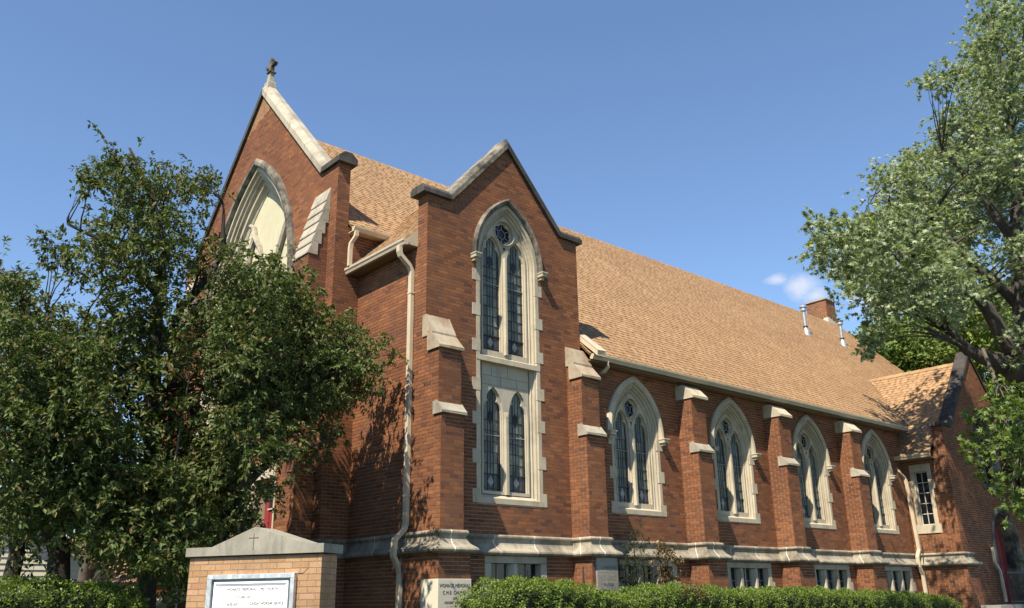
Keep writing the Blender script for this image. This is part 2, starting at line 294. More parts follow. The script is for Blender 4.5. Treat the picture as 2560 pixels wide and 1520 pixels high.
# ------------------------------------------------------------------ brickwork
CH, BL, JT = 0.0677, 0.2032, 0.0095
CAMP = Vector((0, 0, 1.65))
class Brickwork:
    """collects the bricks of one thing, then makes the 300 that show largest objects of their own and joins the rest"""
    def __init__(s, parent): s.p = parent; s.b = []
    def wall(s, O, U, Nn, outer, holes=(), z0=0.0, phase=0.0, mat=0, rec=0.0055, mortar='mortar', matf=None, back=None, name='wall', depth=0.02, wallobj=True):
        O = Vector(O); U = Vector(U); Nn = Vector(Nn); P = lambda u, z, off: O + U*u + ZV*z + Nn*off
        polys = [outer] + list(holes)
        tri = tessellate_polygon([[Vector((q[0], q[1], 0)) for q in p] for p in polys]); flat = [q for p in polys for q in p]
        wallm = None
        if wallobj:
            mb = MB(); mb.add([P(u, z, -rec) for u, z in flat], tri)
            if back: mb.add([P(u, z, -back) for u, z in flat], tri)
            wallm = mb.build(name, mortar, s.p)
        def cuts(z):
            xs = []
            for p in polys:
                for i in range(len(p)):
                    (a, b), (c, d) = p[i], p[(i+1) % len(p)]
                    if (b > z) != (d > z): xs.append(a + (z-b)*(c-a)/(d-b))
            xs.sort(); return xs
        zmin = min(q[1] for q in outer); zmax = max(q[1] for q in outer)
        k = int(math.floor((zmin-z0)/CH))
        while z0+k*CH < zmax:
            zb = z0+k*CH; zt = zb+CH-JT; k += 1
            zb2 = max(zb, zmin+0.002); zt2 = min(zt, zmax-0.002)
            if zt2-zb2 < 0.012: continue
            cb, ct, cmid = cuts(zb2+0.001), cuts(zt2-0.001), cuts((zb2+zt2)/2)
            if len(cb) != len(cmid): cb = cmid
            if len(ct) != len(cmid): ct = cmid
            for i in range(0, len(cmid)-1, 2):
                bl, br, tl, tr = cb[i], cb[i+1], ct[i], ct[i+1]; m0, m1 = (bl+tl)/2, (br+tr)/2
                if m1-m0 < 0.03: continue
                off = phase + (k % 2)*BL/2
                j = math.floor((m0-off)/BL)+1; e = []
                while off+j*BL < m1:
                    g = off+j*BL
                    if g-m0 > 0.035 and m1-g > 0.035: e.append(g)
                    j += 1
                e = [m0]+e+[m1]
                for q in range(len(e)-1):
                    a, b = e[q], e[q+1]
                    A = (bl if q == 0 else a+JT/2); B = (br if q == len(e)-2 else b-JT/2)
                    C = (tr if q == len(e)-2 else b-JT/2); D = (tl if q == 0 else a+JT/2)
                    dj = rng.uniform(-0.0005, 0.0006); zj = rng.uniform(-.0012, .0012); cu = (a+b)/2; cz = (zb2+zt2)/2
                    mt = matf(cu, cz) if matf else mat
                    full = abs((b-a)-BL) < 1e-4 and zt2-zb2 > 0.05 and q not in (0, len(e)-2)
                    c4 = [P(A, zb2+zj, dj), P(B, zb2+zj, dj), P(C, zt2+zj, dj), P(D, zt2+zj, dj)]
                    s.b.append((c4, Nn, mt, full, depth))
        return wallm
    def finish(s, mats, limit=300, name='brick', pick=None, stuff='brickwork', scale=None):
        cand = []
        for i, (c4, Nn, mt, full, dp) in enumerate(s.b):
            if pick and not full: continue
            c = (c4[0]+c4[2])/2; d = CAMP-c; dist = d.length
            if Nn.dot(d) <= 0: continue
            if pick and not pick(c): continue
            cand.append((Nn.dot(d)/dist**3*(c4[1]-c4[0]).length, i))
        cand.sort(reverse=True); sel = set(i for _, i in cand[:limit]); cache = {}
        for i in sorted(sel):
            c4, Nn, mt, full, dp = s.b[i]; c = (c4[0]+c4[2])/2
            key = (tuple(round(x, 3) for x in Nn), mt, round((c4[1]-c4[0]).length, 3), round((c4[3]-c4[0]).length, 3), round((c4[2]-c4[3]).length, 3)) if full or not pick else None
            me = cache.get(key)
            if me is None:
                l = [p-c for p in c4]; vs = l+[p-Nn*dp for p in l]
                me = bpy.data.meshes.new(name); me.from_pydata([tuple(v) for v in vs], [], [(0,1,2,3),(0,4,5,1),(1,5,6,2),(2,6,7,3),(3,7,4,0)]); me.materials.append(MATS[mats[mt]]); me.update()
                if key: cache[key] = me
            place(bpy.data.objects.new(name, me), s.p, c)
        V = []; F = []; Mi = []; base = WORLD[s.p.name]
        for i, (c4, Nn, mt, full, dp) in enumerate(s.b):
            if i in sel: continue
            b = len(V); V += [tuple(p-base) for p in c4] + [tuple(p-base-Nn*dp) for p in c4]
            F += [(b,b+1,b+2,b+3),(b,b+4,b+5,b+1),(b+1,b+5,b+6,b+2),(b+2,b+6,b+7,b+3),(b+3,b+7,b+4,b)]; Mi += [mt]*5
        if V:
            o = bpy.data.objects.new(stuff, np_mesh(stuff, V, F, mats, Mi)); place(o, s.p, base); o['kind'] = 'stuff'
        print('bricks', stuff, len(s.b))

# ------------------------------------------------------------------ the church
church = empty('church', (9.237, 12.39, 0.6), 'red brick gothic church with tan shingle roof, stone traced windows and stepped buttresses', 'church')
BW = Brickwork(church)
YW, YF, YU = 12.90, 12.39, 12.475          # side wall, lower and upper buttress fronts
XB, XB2, XF = 9.237, 13.36, 8.617
ZB = 2.79
def arch(a, z0, zs, c, n=12, o=0.0, head=True, foot=True):
    """pointed arch outline: half width a+o, springing zs, arc centres c beyond the axis; left foot to right foot"""
    r = a + c + o; th = math.acos(c/r); pts = [(-(a+o), z0)] if foot else []
    for i in range(n+1):
        t = th*i/n; pts.append((c - r*math.cos(t), zs + r*math.sin(t)))
    rp = [(-x, z) for x, z in pts]; rp.reverse(); return pts + rp[1:]
def sweep(fr, cx, prof, a, z0, zs, c, foot=True, n=12):
    mb = MB(); mb.grid([[fr(cx+u, z, v) for u, z in arch(a, z0, zs, c, n, o, foot=foot)] for o, v in prof])
    return mb
def lighthead(cx, hw, z0, zs, rise, n=5, cusp=True):
    pts = [(cx-hw, z0), (cx-hw, zs)]
    if cusp:
        q = [(-1, .0), (-.97, .18), (-.82, .36), (-.62, .46), (-.46, .48), (-.55, .60), (-.50, .76), (-.30, .90), (0, 1.0)]
    else: q = [(-1, .0), (-.96, .2), (-.85, .45), (-.62, .70), (-.33, .88), (0, 1.0)]
    pts += [(cx+hw*x, zs+rise*z) for x, z in q[1:]]
    pts += [(cx-hw*x, zs+rise*z) for x, z in reversed(q[1:-1])]
    pts += [(cx+hw, zs), (cx+hw, z0)]
    return pts
def foil(cx, cz, r, k=6, amp=.17, n=36):
    return [(cx+r*(1-amp+amp*abs(math.sin(k*t/2)))*math.cos(t), cz+r*(1-amp+amp*abs(math.sin(k*t/2)))*math.sin(t)) for t in [2*math.pi*i/n for i in range(n)]]
def circle(cx, cz, r, n=28): return [(cx+r*math.cos(2*math.pi*i/n), cz+r*math.sin(2*math.pi*i/n)) for i in range(n)]
UNIT = {}
def unit_pane(mat, Nn):
    k = (mat, tuple(Nn))
    if k not in UNIT:
        U = Vector((1, 0, 0)) if abs(Nn[1]) > .5 else Vector((0, 1, 0)); d = Vector(Nn)
        vs = [U*a+ZV*b - d*c for c in (0, .008) for a, b in ((-.5, -.5), (.5, -.5), (.5, .5), (-.5, .5))]
        me = bpy.data.meshes.new('pane'); me.from_pydata([tuple(v) for v in vs], [], [(0,1,2,3),(0,4,5,1),(1,5,6,2),(2,6,7,3),(3,7,4,0)]); me.materials.append(MATS[mat]); me.update(); UNIT[k] = me
    return UNIT[k]
def leaded_light(win, fr, Nn, cx, hw, z0, zs, rise, v, fine=True):
    """one lancet of leaded glass: panes as single pieces, cames, base panel with a diamond, dark medallion"""
    top = zs+rise; cols = [-hw, -hw+.055, -hw*.30, hw*.30, hw-.055, hw]; rows = [z0, z0+.06, z0+.33]
    z = rows[-1]; step = .21
    while z+step < zs-.02: z += step; rows.append(z)
    rows.append(top)
    lead = MB(); stuff = MB()
    def pane(u0, u1, a, b, mat):
        if u1-u0 < .012 or b-a < .012: return
        if fine:
            o = bpy.data.objects.new('pane', unit_pane(mat, Nn)); c = fr(cx+(u0+u1)/2, (a+b)/2, v + rng.uniform(0, .004)); place(o, win, c)
            sx = u1-u0-.006; o.scale = (sx, 1, b-a-.006) if abs(Nn[1]) > .5 else (1, sx, b-a-.006)
            o.rotation_euler = (rng.uniform(-.02, .02), 0, rng.uniform(-.02, .02))
        else: stuff.fbox(fr, cx+u0+.003, cx+u1-.003, a+.003, b-.003, v, v+.008)
    for i in range(len(rows)-1):
        a, b = rows[i], rows[i+1]
        for j in range(5):
            mat = 'glass_border' if j in (0, 4) or i == 0 else 'stained_glass'
            if i == 1 and 0 < j < 4: continue
            if i == len(rows)-2: b2 = min(b, zs+rise*(.45 if j in (0, 4) else 1)); pane(cols[j], cols[j+1], a, b2, mat)
            else: pane(cols[j], cols[j+1], a, b, mat)
    # base panel: dark field with a pale diamond
    a, b = rows[1], rows[2]; mid = (a+b)/2; hh = (b-a)/2-.02; hwid = hw-.075
    stuff2 = MB(); stuff2.fbox(fr, cx-hw+.058, cx+hw-.058, a+.003, b-.003, v+.001, v+.008); stuff2.build('base_panel', 'glass_border', win)
    MB().prism([fr(cx-min(hwid,.1)*.85, mid, v-.006), fr(cx, mid-hh*.85, v-.006), fr(cx+min(hwid,.1)*.85, mid, v-.006), fr(cx, mid+hh*.85, v-.006)], (fr(0, 0, .006)-fr(0, 0, 0))).build('diamond_pane', 'glass_pale', win)
    mz = zs-.07; mw = hw*.30
    MB().prism([fr(cx+x*mw, mz+y*.13, v-.008) for x, y in ((0, -1.15), (.55, -.55), (1, .1), (.75, .7), (0, 1.1), (-.75, .7), (-1, .1), (-.55, -.55))], (fr(0, 0, .006)-fr(0, 0, 0))).build('medallion', 'glass_dark', win)
    for c_ in cols[1:-1]: lead.fbox(fr, cx+c_-.005, cx+c_+.005, z0, zs+rise*(.5 if abs(c_) > hw*.5 else .92), v-.010, v+.004)
    lead.fbox(fr, cx-.004, cx+.004, rows[2], zs+rise*.85, v-.009, v+.004)
    for r_ in rows[1:-1]: lead.fbox(fr, cx-hw, cx+hw, r_-.005, r_+.005, v-.011, v+.004)
    lead.build('lead_came', 'lead', win)
    if stuff.v: stuff.build('panes', 'stained_glass', win, kind='stuff')
    for zz, m in ((rows[2], 'lead'), (z0+(zs-z0)*.72, 'lead_light')):
        MB().fbox(fr, cx-hw, cx+hw, zz-.009, zz+.009, v-.022, v).build('saddle_bar', m, win)
def light_back(win, fr, cx, a, z0, zs, c, v):
    pts = [(cx+u, z) for u, z in arch(a, z0, zs, c, 8)]
    MB().plate(fr, pts, [], v, v+.02).build('glass', 'glass_dark', win)
def gothic(fr, Nn, cx, a0, oS, oH, z0, zs, c, sill_bot, lights, oc, quoins, fine=True, hoodmat='limestone', depth=.26, lower=None, smat='limestone'):
    """arched window: moulded stone surround > hood, sill, quoins, tracery in two layers, mullion, leaded lights"""
    k = depth/.26
    prof = [(oS, .02), (oS, -.005), (.155, -.005), (.150, .035), (.115, .040), (.110, .085), (.085, .10), (.060, .085), (.045, .12), (.040, .125*k), (.012, .13*k), (-.01, .30*k)]
    win = sweep(fr, cx, prof, a0, z0-.15, zs, c).build('window', smat, church)
    # surround joints are the gaps between quoins; hood mould with label stops
    hp = [(oS-.01, -.004), (oS-.012, -.05), (oS+.02, -.085), (oS+.07, -.095), (oH, -.055), (oH, -.0)]
    sweep(fr, cx, hp, a0, zs-.06, zs, c, n=14).build('hood_mould', hoodmat, win)
    if fine is not None:
        for sgn in (-1, 1):
            u = cx+sgn*(a0+(oS+oH)/2+.015); w = (oH-oS)/2+.015
            m = MB(); m.fbox(fr, u-w, u+w, zs-.13, zs-.06, -.16, 0); m.fbox(fr, u-w-.012, u+w+.012, zs-.06, zs-.035, -.18, 0); m.fbox(fr, u-w*.6, u+w*.6, zs-.19, zs-.13, -.09, 0); m.build('label_stop', 'limestone', win)
    # sill
    s = MB(); P = fr; hw = a0+oS
    s.prism([P(cx-hw, sill_bot, -.012), P(cx-hw, sill_bot+.10, -.012), P(cx-hw, z0+.0, depth+.02), P(cx-hw, sill_bot, depth+.02)], P(cx+hw, 0, 0)-P(cx-hw, 0, 0))
    s.build('sill', smat, win)
    q = 0
    for (qa, qb) in quoins:
        for sgn in (-1, 1):
            u0 = cx+sgn*(a0+oS-.10); u1 = cx+sgn*(a0+oS+.10)
            MB().fbox(fr, min(u0, u1), max(u0, u1), qa, qb, -.008-(.002 if q % 2 else 0), .03).build('quoin_stone', smat, win)
        q += 1
    lz0, lzs, rise, lc, lhw = lights; ocz, ocr = oc
    outer = [(cx+u, z) for u, z in arch(a0+.012, lz0-.15, zs, c, 12)]
    tri_l = [(-.415, ocz-.10), (-.455, ocz-.24), (-.505, ocz-.30)]
    tri_l = [(x*a0/.57, z) for x, z in tri_l]
    trir = [(-x, z) for x, z in tri_l]
    ctr = [(-.045, ocz-ocr-.07), (0, ocz-ocr-.2), (.045, ocz-ocr-.07)]
    sh = lambda L: [(cx+x, z) for x, z in L]
    d0 = .105*k
    big = [lighthead(cx-lc, lhw+.022, lz0, lzs-.01, rise+.035, cusp=False), lighthead(cx+lc, lhw+.022, lz0, lzs-.01, rise+.035, cusp=False), circle(cx, ocz, ocr), sh(tri_l), sh(trir), sh(ctr)]
    MB().plate(fr, outer, big, d0, d0+.05).build('tracery', smat, win)
    small = [lighthead(cx-lc, lhw, lz0, lzs, rise), lighthead(cx+lc, lhw, lz0, lzs, rise), foil(cx, ocz, ocr-.03), sh([(x*1.0, z) for x, z in tri_l]), sh(trir), sh(ctr)]
    MB().plate(fr, outer, small, d0+.052, d0+.09).build('tracery', smat, win)
    # raised mouldings round oculus and mullion
    ring = MB(); n = 28; R1, R2 = ocr+.035, ocr-.002
    rows = [[fr(cx+r*math.cos(2*math.pi*i/n), ocz+r*math.sin(2*math.pi*i/n), v) for i in range(n)] for r, v in ((R1, d0), (R1-.008, d0-.028), (R2+.012, d0-.028), (R2, d0+.01))]
    ring.grid([r+[r[0]] for r in rows]); ring.build('oculus_ring', smat, win, smooth=False)
    mu = MB(); w = max(.03, lc-lhw-.045)
    mu.add([fr(cx-w, lz0-.05, d0), fr(cx-w*.55, lz0-.05, d0-.055), fr(cx+w*.55, lz0-.05, d0-.055), fr(cx+w, lz0-.05, d0), fr(cx-w, lzs+.05, d0), fr(cx-w*.55, lzs+.05, d0-.055), fr(cx+w*.55, lzs+.05, d0-.055), fr(cx+w, lzs+.05, d0)],
           [(0,1,5,4),(1,2,6,5),(2,3,7,6),(4,5,6,7)]); mu.build('mullion', smat, win)
    vg = d0+.092
    light_back(win, fr, cx, a0+.01, lz0-.14, zs, c, vg+.012)
    for sg in (-1, 1): leaded_light(win, fr, Nn, cx+sg*lc, lhw+.01, lz0, lzs, rise, vg, fine)
    # oculus glazing: ring and spokes of lead
    g = MB(); rr = ocr*.36
    for i in range(16):
        t0, t1 = 2*math.pi*i/16, 2*math.pi*(i+1)/16
        g.prism([fr(cx+r*math.cos(t), ocz+r*math.sin(t), vg-.012) for r, t in ((rr, t0), (rr+.016, t0), (rr+.016, t1), (rr, t1))], fr(0, 0, .012)-fr(0, 0, 0))
    for i in range(6):
        t = math.pi/6+math.pi*i/3; dx, dz = math.cos(t), math.sin(t); nx, nz = -dz*.008, dx*.008
        g.prism([fr(cx+dx*rr+nx, ocz+dz*rr+nz, vg-.012), fr(cx+dx*rr-nx, ocz+dz*rr-nz, vg-.012), fr(cx+dx*(ocr*.8)-nx, ocz+dz*(ocr*.8)-nz, vg-.012), fr(cx+dx*(ocr*.8)+nx, ocz+dz*(ocr*.8)+nz, vg-.012)], fr(0, 0, .012)-fr(0, 0, 0))
    g.build('rose_came', 'lead_light', win)
    return win

# ---- windows of the side wall and the bay
fS = frame((0, YW, 0), (1, 0, 0), (0, -1, 0)); NS = (0, -1, 0)
NC = dict(a0=.57, oS=.235, oH=.375, zs=5.15, c=.445)
NAVE_X = [15.02, 18.66, 22.28, 25.92]
for i, cx in enumerate(NAVE_X):
    gothic(fS, NS, cx, NC['a0'], NC['oS'], NC['oH'], 3.60, NC['zs'], NC['c'], 3.385, (3.64, 5.22, .43, .32, .218), (5.735, .225),
           [(3.385, 3.63), (4.115, 4.365), (4.84, 5.075)], fine=(i < 2), hoodmat='limestone')
BX = 11.30
BC = dict(a0=.60, oS=.245, oH=.35, zs=8.33, c=.62)
gothic(fS, NS, BX, BC['a0'], BC['oS'], BC['oH'], 6.36, BC['zs'], BC['c'], 6.13, (6.40, 8.40, .46, .325, .235), (9.03, .255),
       [(6.30, 6.54), (7.03, 7.27), (7.76, 8.0)], hoodmat='limestone_dark')
# lower half of the bay window: square-headed panel with two cusped lancets
def lower_bay():
    hw = BC['a0']+BC['oS']; z0, z1 = 3.39, 6.13; fr = fS
    prof = [(.245, .02), (.245, -.005), (.155, -.005), (.150, .035), (.115, .040), (.110, .085), (.085, .10), (.060, .085), (.045, .12), (.045, .165), (.015, .19), (0, .22)]
    mb = MB()
    for sg in (-1, 1): mb.grid([[fr(BX+sg*(.60+o), z, v) for z in (z0+.1, z1+.02)] for o, v in prof])
    win = mb.build('window', 'limestone', church)
    s = MB(); s.prism([fr(BX-hw, z0, -.012), fr(BX-hw, z0+.10, -.012), fr(BX-hw, 3.62, .24), fr(BX-hw, z0, .24)], fr(2*hw, 0, 0)-fr(0, 0, 0)); s.build('sill', 'limestone', win)
    for q, (qa, qb) in enumerate([(3.39, 3.645), (4.12, 4.375), (4.855, 5.095), (5.515, 5.76)]):
        for sg in (-1, 1):
            u0, u1 = BX+sg*(hw-.10), BX+sg*(hw+.10)
            MB().fbox(fr, min(u0, u1), max(u0, u1), qa, qb, -.008-.002*(q % 2), .03).build('quoin_stone', 'limestone', win)
    L = [lighthead(BX-.325, .235, 3.64, 5.14, .50), lighthead(BX+.325, .235, 3.64, 5.14, .50)]
    Lb = [lighthead(BX-.325, .25, 3.64, 5.13, .54, cusp=False), lighthead(BX+.325, .25, 3.64, 5.13, .54, cusp=False)]
    MB().plate(fr, [(BX-.62, 3.55), (BX+.62, 3.55), (BX+.62, 5.40), (BX-.62, 5.40)], [[(u, min(z, 5.395)) for u, z in l] for l in Lb] if False else [], .30, .302)
    out = [(BX-.61, 3.58), (BX+.61, 3.58), (BX+.61, 6.14), (BX-.61, 6.14)]
    MB().plate(fr, out, Lb, .115, .155).build('panel', 'grey_panel', win)
    MB().plate(fr, out, L, .157, .20).build('panel', 'grey_panel', win)
    # joints of the blank stone panel
    j = MB()
    for z in (5.88, 5.70): j.fbox(fr, BX-.60, BX+.60, z-.003, z+.003, .113, .116)
    for u in (-.13, .30): j.fbox(fr, BX+u-.003, BX+u+.003, 5.70, 5.88, .1125, .116)
    for u in (-.36, .06): j.fbox(fr, BX+u-.003, BX+u+.003, 5.88, 6.13, .1125, .116)
    j.build('panel_joint', 'engraved', win)
    mu = MB(); w = .06
    mu.add([fr(BX-w, 3.58, .115), fr(BX-w*.5, 3.58, .075), fr(BX+w*.5, 3.58, .075), fr(BX+w, 3.58, .115), fr(BX-w, 5.2, .115), fr(BX-w*.5, 5.1, .075), fr(BX+w*.5, 5.1, .075), fr(BX+w, 5.2, .115)], [(0,1,5,4),(1,2,6,5),(2,3,7,6),(4,5,6,7)])
    mu.build('mullion', 'limestone', win)
    MB().fbox(fr, BX-.61, BX+.61, 3.6, 5.75, .245, .26).build('glass', 'glass_dark', win)
    for sg in (-1, 1): leaded_light(win, fr, NS, BX+sg*.325, .235, 3.64, 5.14, .50, .215)
lower_bay()
def hole(cx, a, z0, zs, c, o): return [(cx+u, z) for u, z in arch(a, z0, zs, c, 12, o)]

# ---- walls above the belt
bay_hole = hole(BX, BC['a0'], 3.40, BC['zs'], BC['c'], BC['oS']-.015)
BW.wall((0, YW, 0), (1, 0, 0), (0, -1, 0), [(XB, 2.66), (XB2, 2.66), (XB2, 9.33), (12.80, 9.33), (BX, 11.02), (9.76, 9.33), (XB, 9.33)], [bay_hole], z0=2.83-40*CH, phase=XB, back=.31)
BW.wall((0, YW, 0), (1, 0, 0), (0, -1, 0), [(XB2, 2.66), (27.66, 2.66), (27.66, 6.62), (XB2, 6.62)],
        [hole(cx, NC['a0'], 3.40, NC['zs'], NC['c'], NC['oS']-.015) for cx in NAVE_X], z0=2.83-40*CH, phase=XB2)
zr = 2.83-40*CH
# bay wall facing the front, with the parapet pier and buttress flank in the same plane
BW.wall((XB, 0, 0), (0, 1, 0), (-1, 0, 0), [(YF, 2.66), (YF, 4.86), (YU, 5.0), (YU, 6.12), (12.9, 6.7), (12.9, 9.33), (13.21, 9.33), (13.21, 8.45), (15.36, 8.45), (15.36, 2.66)], z0=zr, phase=YF)
MB().box(XB2-.02, XB2, YW+.01, YW+.31, 6.0, 9.33).build('wall', 'brick_far', church)
MB().box(XB+.001, XB+.05, YW+.31, YW+.312, 8.3, 9.33).build('wall', 'brick_far', church)
# narthex side and front gable
BW.wall((0, 15.36, 0), (1, 0, 0), (0, -1, 0), [(XF, 2.66), (XB, 2.66), (XB, 8.2), (11.0, 8.2), (11.0, 9.3), (8.917, 9.3), (8.917, 10.78), (XF, 10.78)], z0=zr, phase=XF)
CY = 19.5
FA = dict(a=1.72, zs=8.6, c=2.0)                       # great front window
front_hole = [(CY+u, z) for u, z in arch(FA['a'], 5.75, FA['zs'], FA['c'], 12, .50)]
MBn = lambda y, z: 1 if (z > 13.35 and z > 13.75 - (y-19.45)*.33) else 0
BW.wall((XF, 0, 0), (0, 1, 0), (-1, 0, 0), [(15.36, 0.6), (17.3, 0.6), (17.3, 4.2), (21.7, 4.2), (21.7, 0.6), (23.64, 0.6), (23.64, 10.8), (22.98, 10.8), (CY, 14.47), (16.02, 10.8), (15.36, 10.8)], [front_hole], z0=zr, phase=15.36, matf=MBn, back=.30)
MB().box(8.915, 8.917, 15.37, 15.40, 9.3, 10.78).build('wall', 'brick_far', church)
# transept
TX0, TX1, TY, TC = 27.66, 33.64, 11.48, 30.65
BW.wall((TX0, 0, 0), (0, 1, 0), (-1, 0, 0), [(TY, 2.66), (12.9, 2.66), (12.9, 5.85), (11.82, 5.85), (11.82, 6.6), (TY, 6.6)], [[(12.06, 3.42), (12.66, 3.42), (12.66, 5.46), (12.06, 5.46)]], z0=zr, phase=TY)
tw = hole(30.85, .62, 4.95, 6.3, .35, .22); td = hole(31.05, .85, 1.34, 3.0, .25, .24)
BW.wall((0, TY, 0), (1, 0, 0), (0, -1, 0), [(TX0, 2.66), (28.3, 2.66), (28.3, 0.6), (TX1, 0.6), (TX1, 6.6), (33.1, 6.6), (TC, 9.28), (28.2, 6.6), (TX0, 6.6)], [tw, td], z0=zr, phase=TX0, back=.34)

# ---- buttresses
def buttress(x0, x1, left_flank=True, double=False):
    ztop = 6.10 if double else 6.14
    lo = [(YF, 2.66), (YF, 4.86), (YU, 5.0), (YU, ztop), (12.9, ztop+.40), (12.9, 2.66)]
    b = MB(); b.prism([Vector((x0+.0052, y+.0052, z)) for y, z in lo], (x1-x0-.0104, 0, 0)); bo = b.build('buttress', 'mortar', church)
    BW.wall((0, YF, 0), (1, 0, 0), (0, -1, 0), [(x0, 2.66), (x1, 2.66), (x1, 4.9), (x0, 4.9)], z0=zr, phase=x0, wallobj=False)
    BW.wall((0, YU, 0), (1, 0, 0), (0, -1, 0), [(x0, 4.95), (x1, 4.95), (x1, ztop+.02), (x0, ztop+.02)], z0=zr, phase=x0, wallobj=False)
    if left_flank: BW.wall((x0, 0, 0), (0, 1, 0), (-1, 0, 0), lo, z0=zr, phase=YF+.05, wallobj=False)
    BW.wall((x1, 0, 0), (0, 1, 0), (1, 0, 0), lo, z0=zr, phase=YF+.05, wallobj=False)
    def cap(prof, mat, o=.028): MB().prism([Vector((x0-o, y, z)) for y, z in prof], (x1-x0+2*o, 0, 0)).build('cap_stone', mat, bo, bevel=.006)
    cap([(12.33, 4.84), (12.33, 4.885), (12.50, 5.08), (12.60, 5.08), (12.60, 4.84)], 'limestone_grey')
    if double:
        cap([(12.66, 6.36), (12.66, 6.41), (12.87, 6.785), (12.97, 6.785), (12.97, 6.36)], 'limestone_warm', .02)
        cap([(12.42, 6.06), (12.42, 6.11), (12.70, 6.415), (12.80, 6.415), (12.80, 6.06)], 'limestone_warm', .03)
    else: cap([(12.39, 6.11), (12.39, 6.165), (12.66, 6.44), (12.895, 6.44), (12.895, 6.11)], 'limestone')
buttress(XB, XB+.515, left_flank=False, double=True)
buttress(12.915, 13.43, double=True)
BUT = [16.58, 20.21, 23.84]
for x in BUT: buttress(x, x+.515)
# front buttress with six sloped weatherings
fbx = 8.19
for (ya, yb) in ((15.67, 16.32), (22.68, 23.33)):
    prof = [(XF, 2.66), (fbx, 2.66), (fbx, 8.62), (XF, 10.1)]
    b = MB(); b.prism([Vector((x+.0052 if x < XF else x, ya+.0052, z)) for x, z in prof], (0, yb-ya-.0104, 0)); bo = b.build('buttress', 'mortar', church)
    BW.wall((fbx, 0, 0), (0, 1, 0), (-1, 0, 0), [(ya, 2.66), (yb, 2.66), (yb, 8.66), (ya, 8.66)], z0=zr, phase=ya, wallobj=False)
    BW.wall((0, ya, 0), (1, 0, 0), (0, -1, 0), [(fbx, 2.66), (XF, 2.66), (XF, 10.0), (fbx, 8.66)], z0=zr, phase=fbx, wallobj=False)
    for k in range(6):
        z = 8.64 + k*.262; x = 8.165 + k*.072; e_ = .001*k; xb = min(x+.215, XF+.01)
        top = z+.30 if k < 5 else z+.33
        MB().prism([Vector((x, ya-.022+e_, z)), Vector((x, ya-.022+e_, z+.035)), Vector((x+.105 if k < 5 else XF, ya-.022+e_, top)), Vector((xb+e_, ya-.022+e_, top)), Vector((xb+e_, ya-.022+e_, z))], (0, yb-ya+.044-2*e_, 0)).build('cap_stone', 'limestone_grey', bo, bevel=.005)

# ---- gable copings made of separate stones
def off_poly(pts, d):
    out = []
    for i, p in enumerate(pts):
        p = Vector((p[0], p[1])); a = Vector((pts[i-1][0], pts[i-1][1])) if i else None; b = Vector((pts[i+1][0], pts[i+1][1])) if i < len(pts)-1 else None
        n1 = (p-a).normalized() if a is not None else None; n2 = (b-p).normalized() if b is not None else None
        if n1 is None: n1 = n2
        if n2 is None: n2 = n1
        m1 = Vector((-n1.y, n1.x)); m2 = Vector((-n2.y, n2.x)); m = (m1+m2); m.normalize(); out.append(p + m*(d/max(.3, m.dot(m1))))
    return out
def coping(fr, pts, thick, vf, vb, mats, lens=.95, bev=.05):
    lo = [Vector(p) for p in pts]; up = off_poly(pts, thick); mid = off_poly(pts, thick*.45); lo2 = off_poly(pts, -.03)
    for i in range(len(pts)-1):
        L = (lo[i+1]-lo[i]).length; n = max(1, round(L/lens)); g = .004/L
        for k in range(n):
            t0 = k/n + (g if k else 0); t1 = (k+1)/n - (g if k < n-1 else 0)
            A = lambda a, t: a[i].lerp(a[i+1], t)
            ring = lambda t: [fr(*A(lo2, t), vf+.02), fr(*A(lo2, t), vf), fr(*A(mid, t), vf), fr(*A(up, t), vf+bev), fr(*A(up, t), vb-bev), fr(*A(mid, t), vb), fr(*A(lo2, t), vb), fr(*A(lo2, t), vb-.02)]
            r0, r1 = ring(t0), ring(t1); m = MB(); m.add(r0+r1, [(q, (q+1) % 8, (q+1) % 8+8, q+8) for q in range(8)] + [tuple(range(7, -1, -1)), tuple(range(8, 16))])
            m.build('coping_stone', mats[i % len(mats)], church)
            if k and False: pass
coping(fS, [(9.10, 9.335), (9.79, 9.335), (BX, 11.03), (12.81, 9.335), (13.50, 9.335)], .14, -.07, .40, ['limestone_black', 'limestone_dark', 'limestone_black', 'limestone_black'])
fF = frame((XF, 0, 0), (0, 1, 0), (-1, 0, 0))
coping(fF, [(15.24, 10.80), (16.05, 10.80), (CY, 14.47), (22.95, 10.80), (23.76, 10.80)], .22, -.07, .40, ['limestone_black', 'limestone_grey', 'limestone_black', 'limestone_black'], 1.15, .14)
fT = frame((0, TY, 0), (1, 0, 0), (0, -1, 0))
coping(fT, [(27.55, 6.60), (28.25, 6.60), (TC, 9.30), (33.05, 6.60), (33.75, 6.60)], .10, -.05, .38, ['limestone_black'], 1.0)

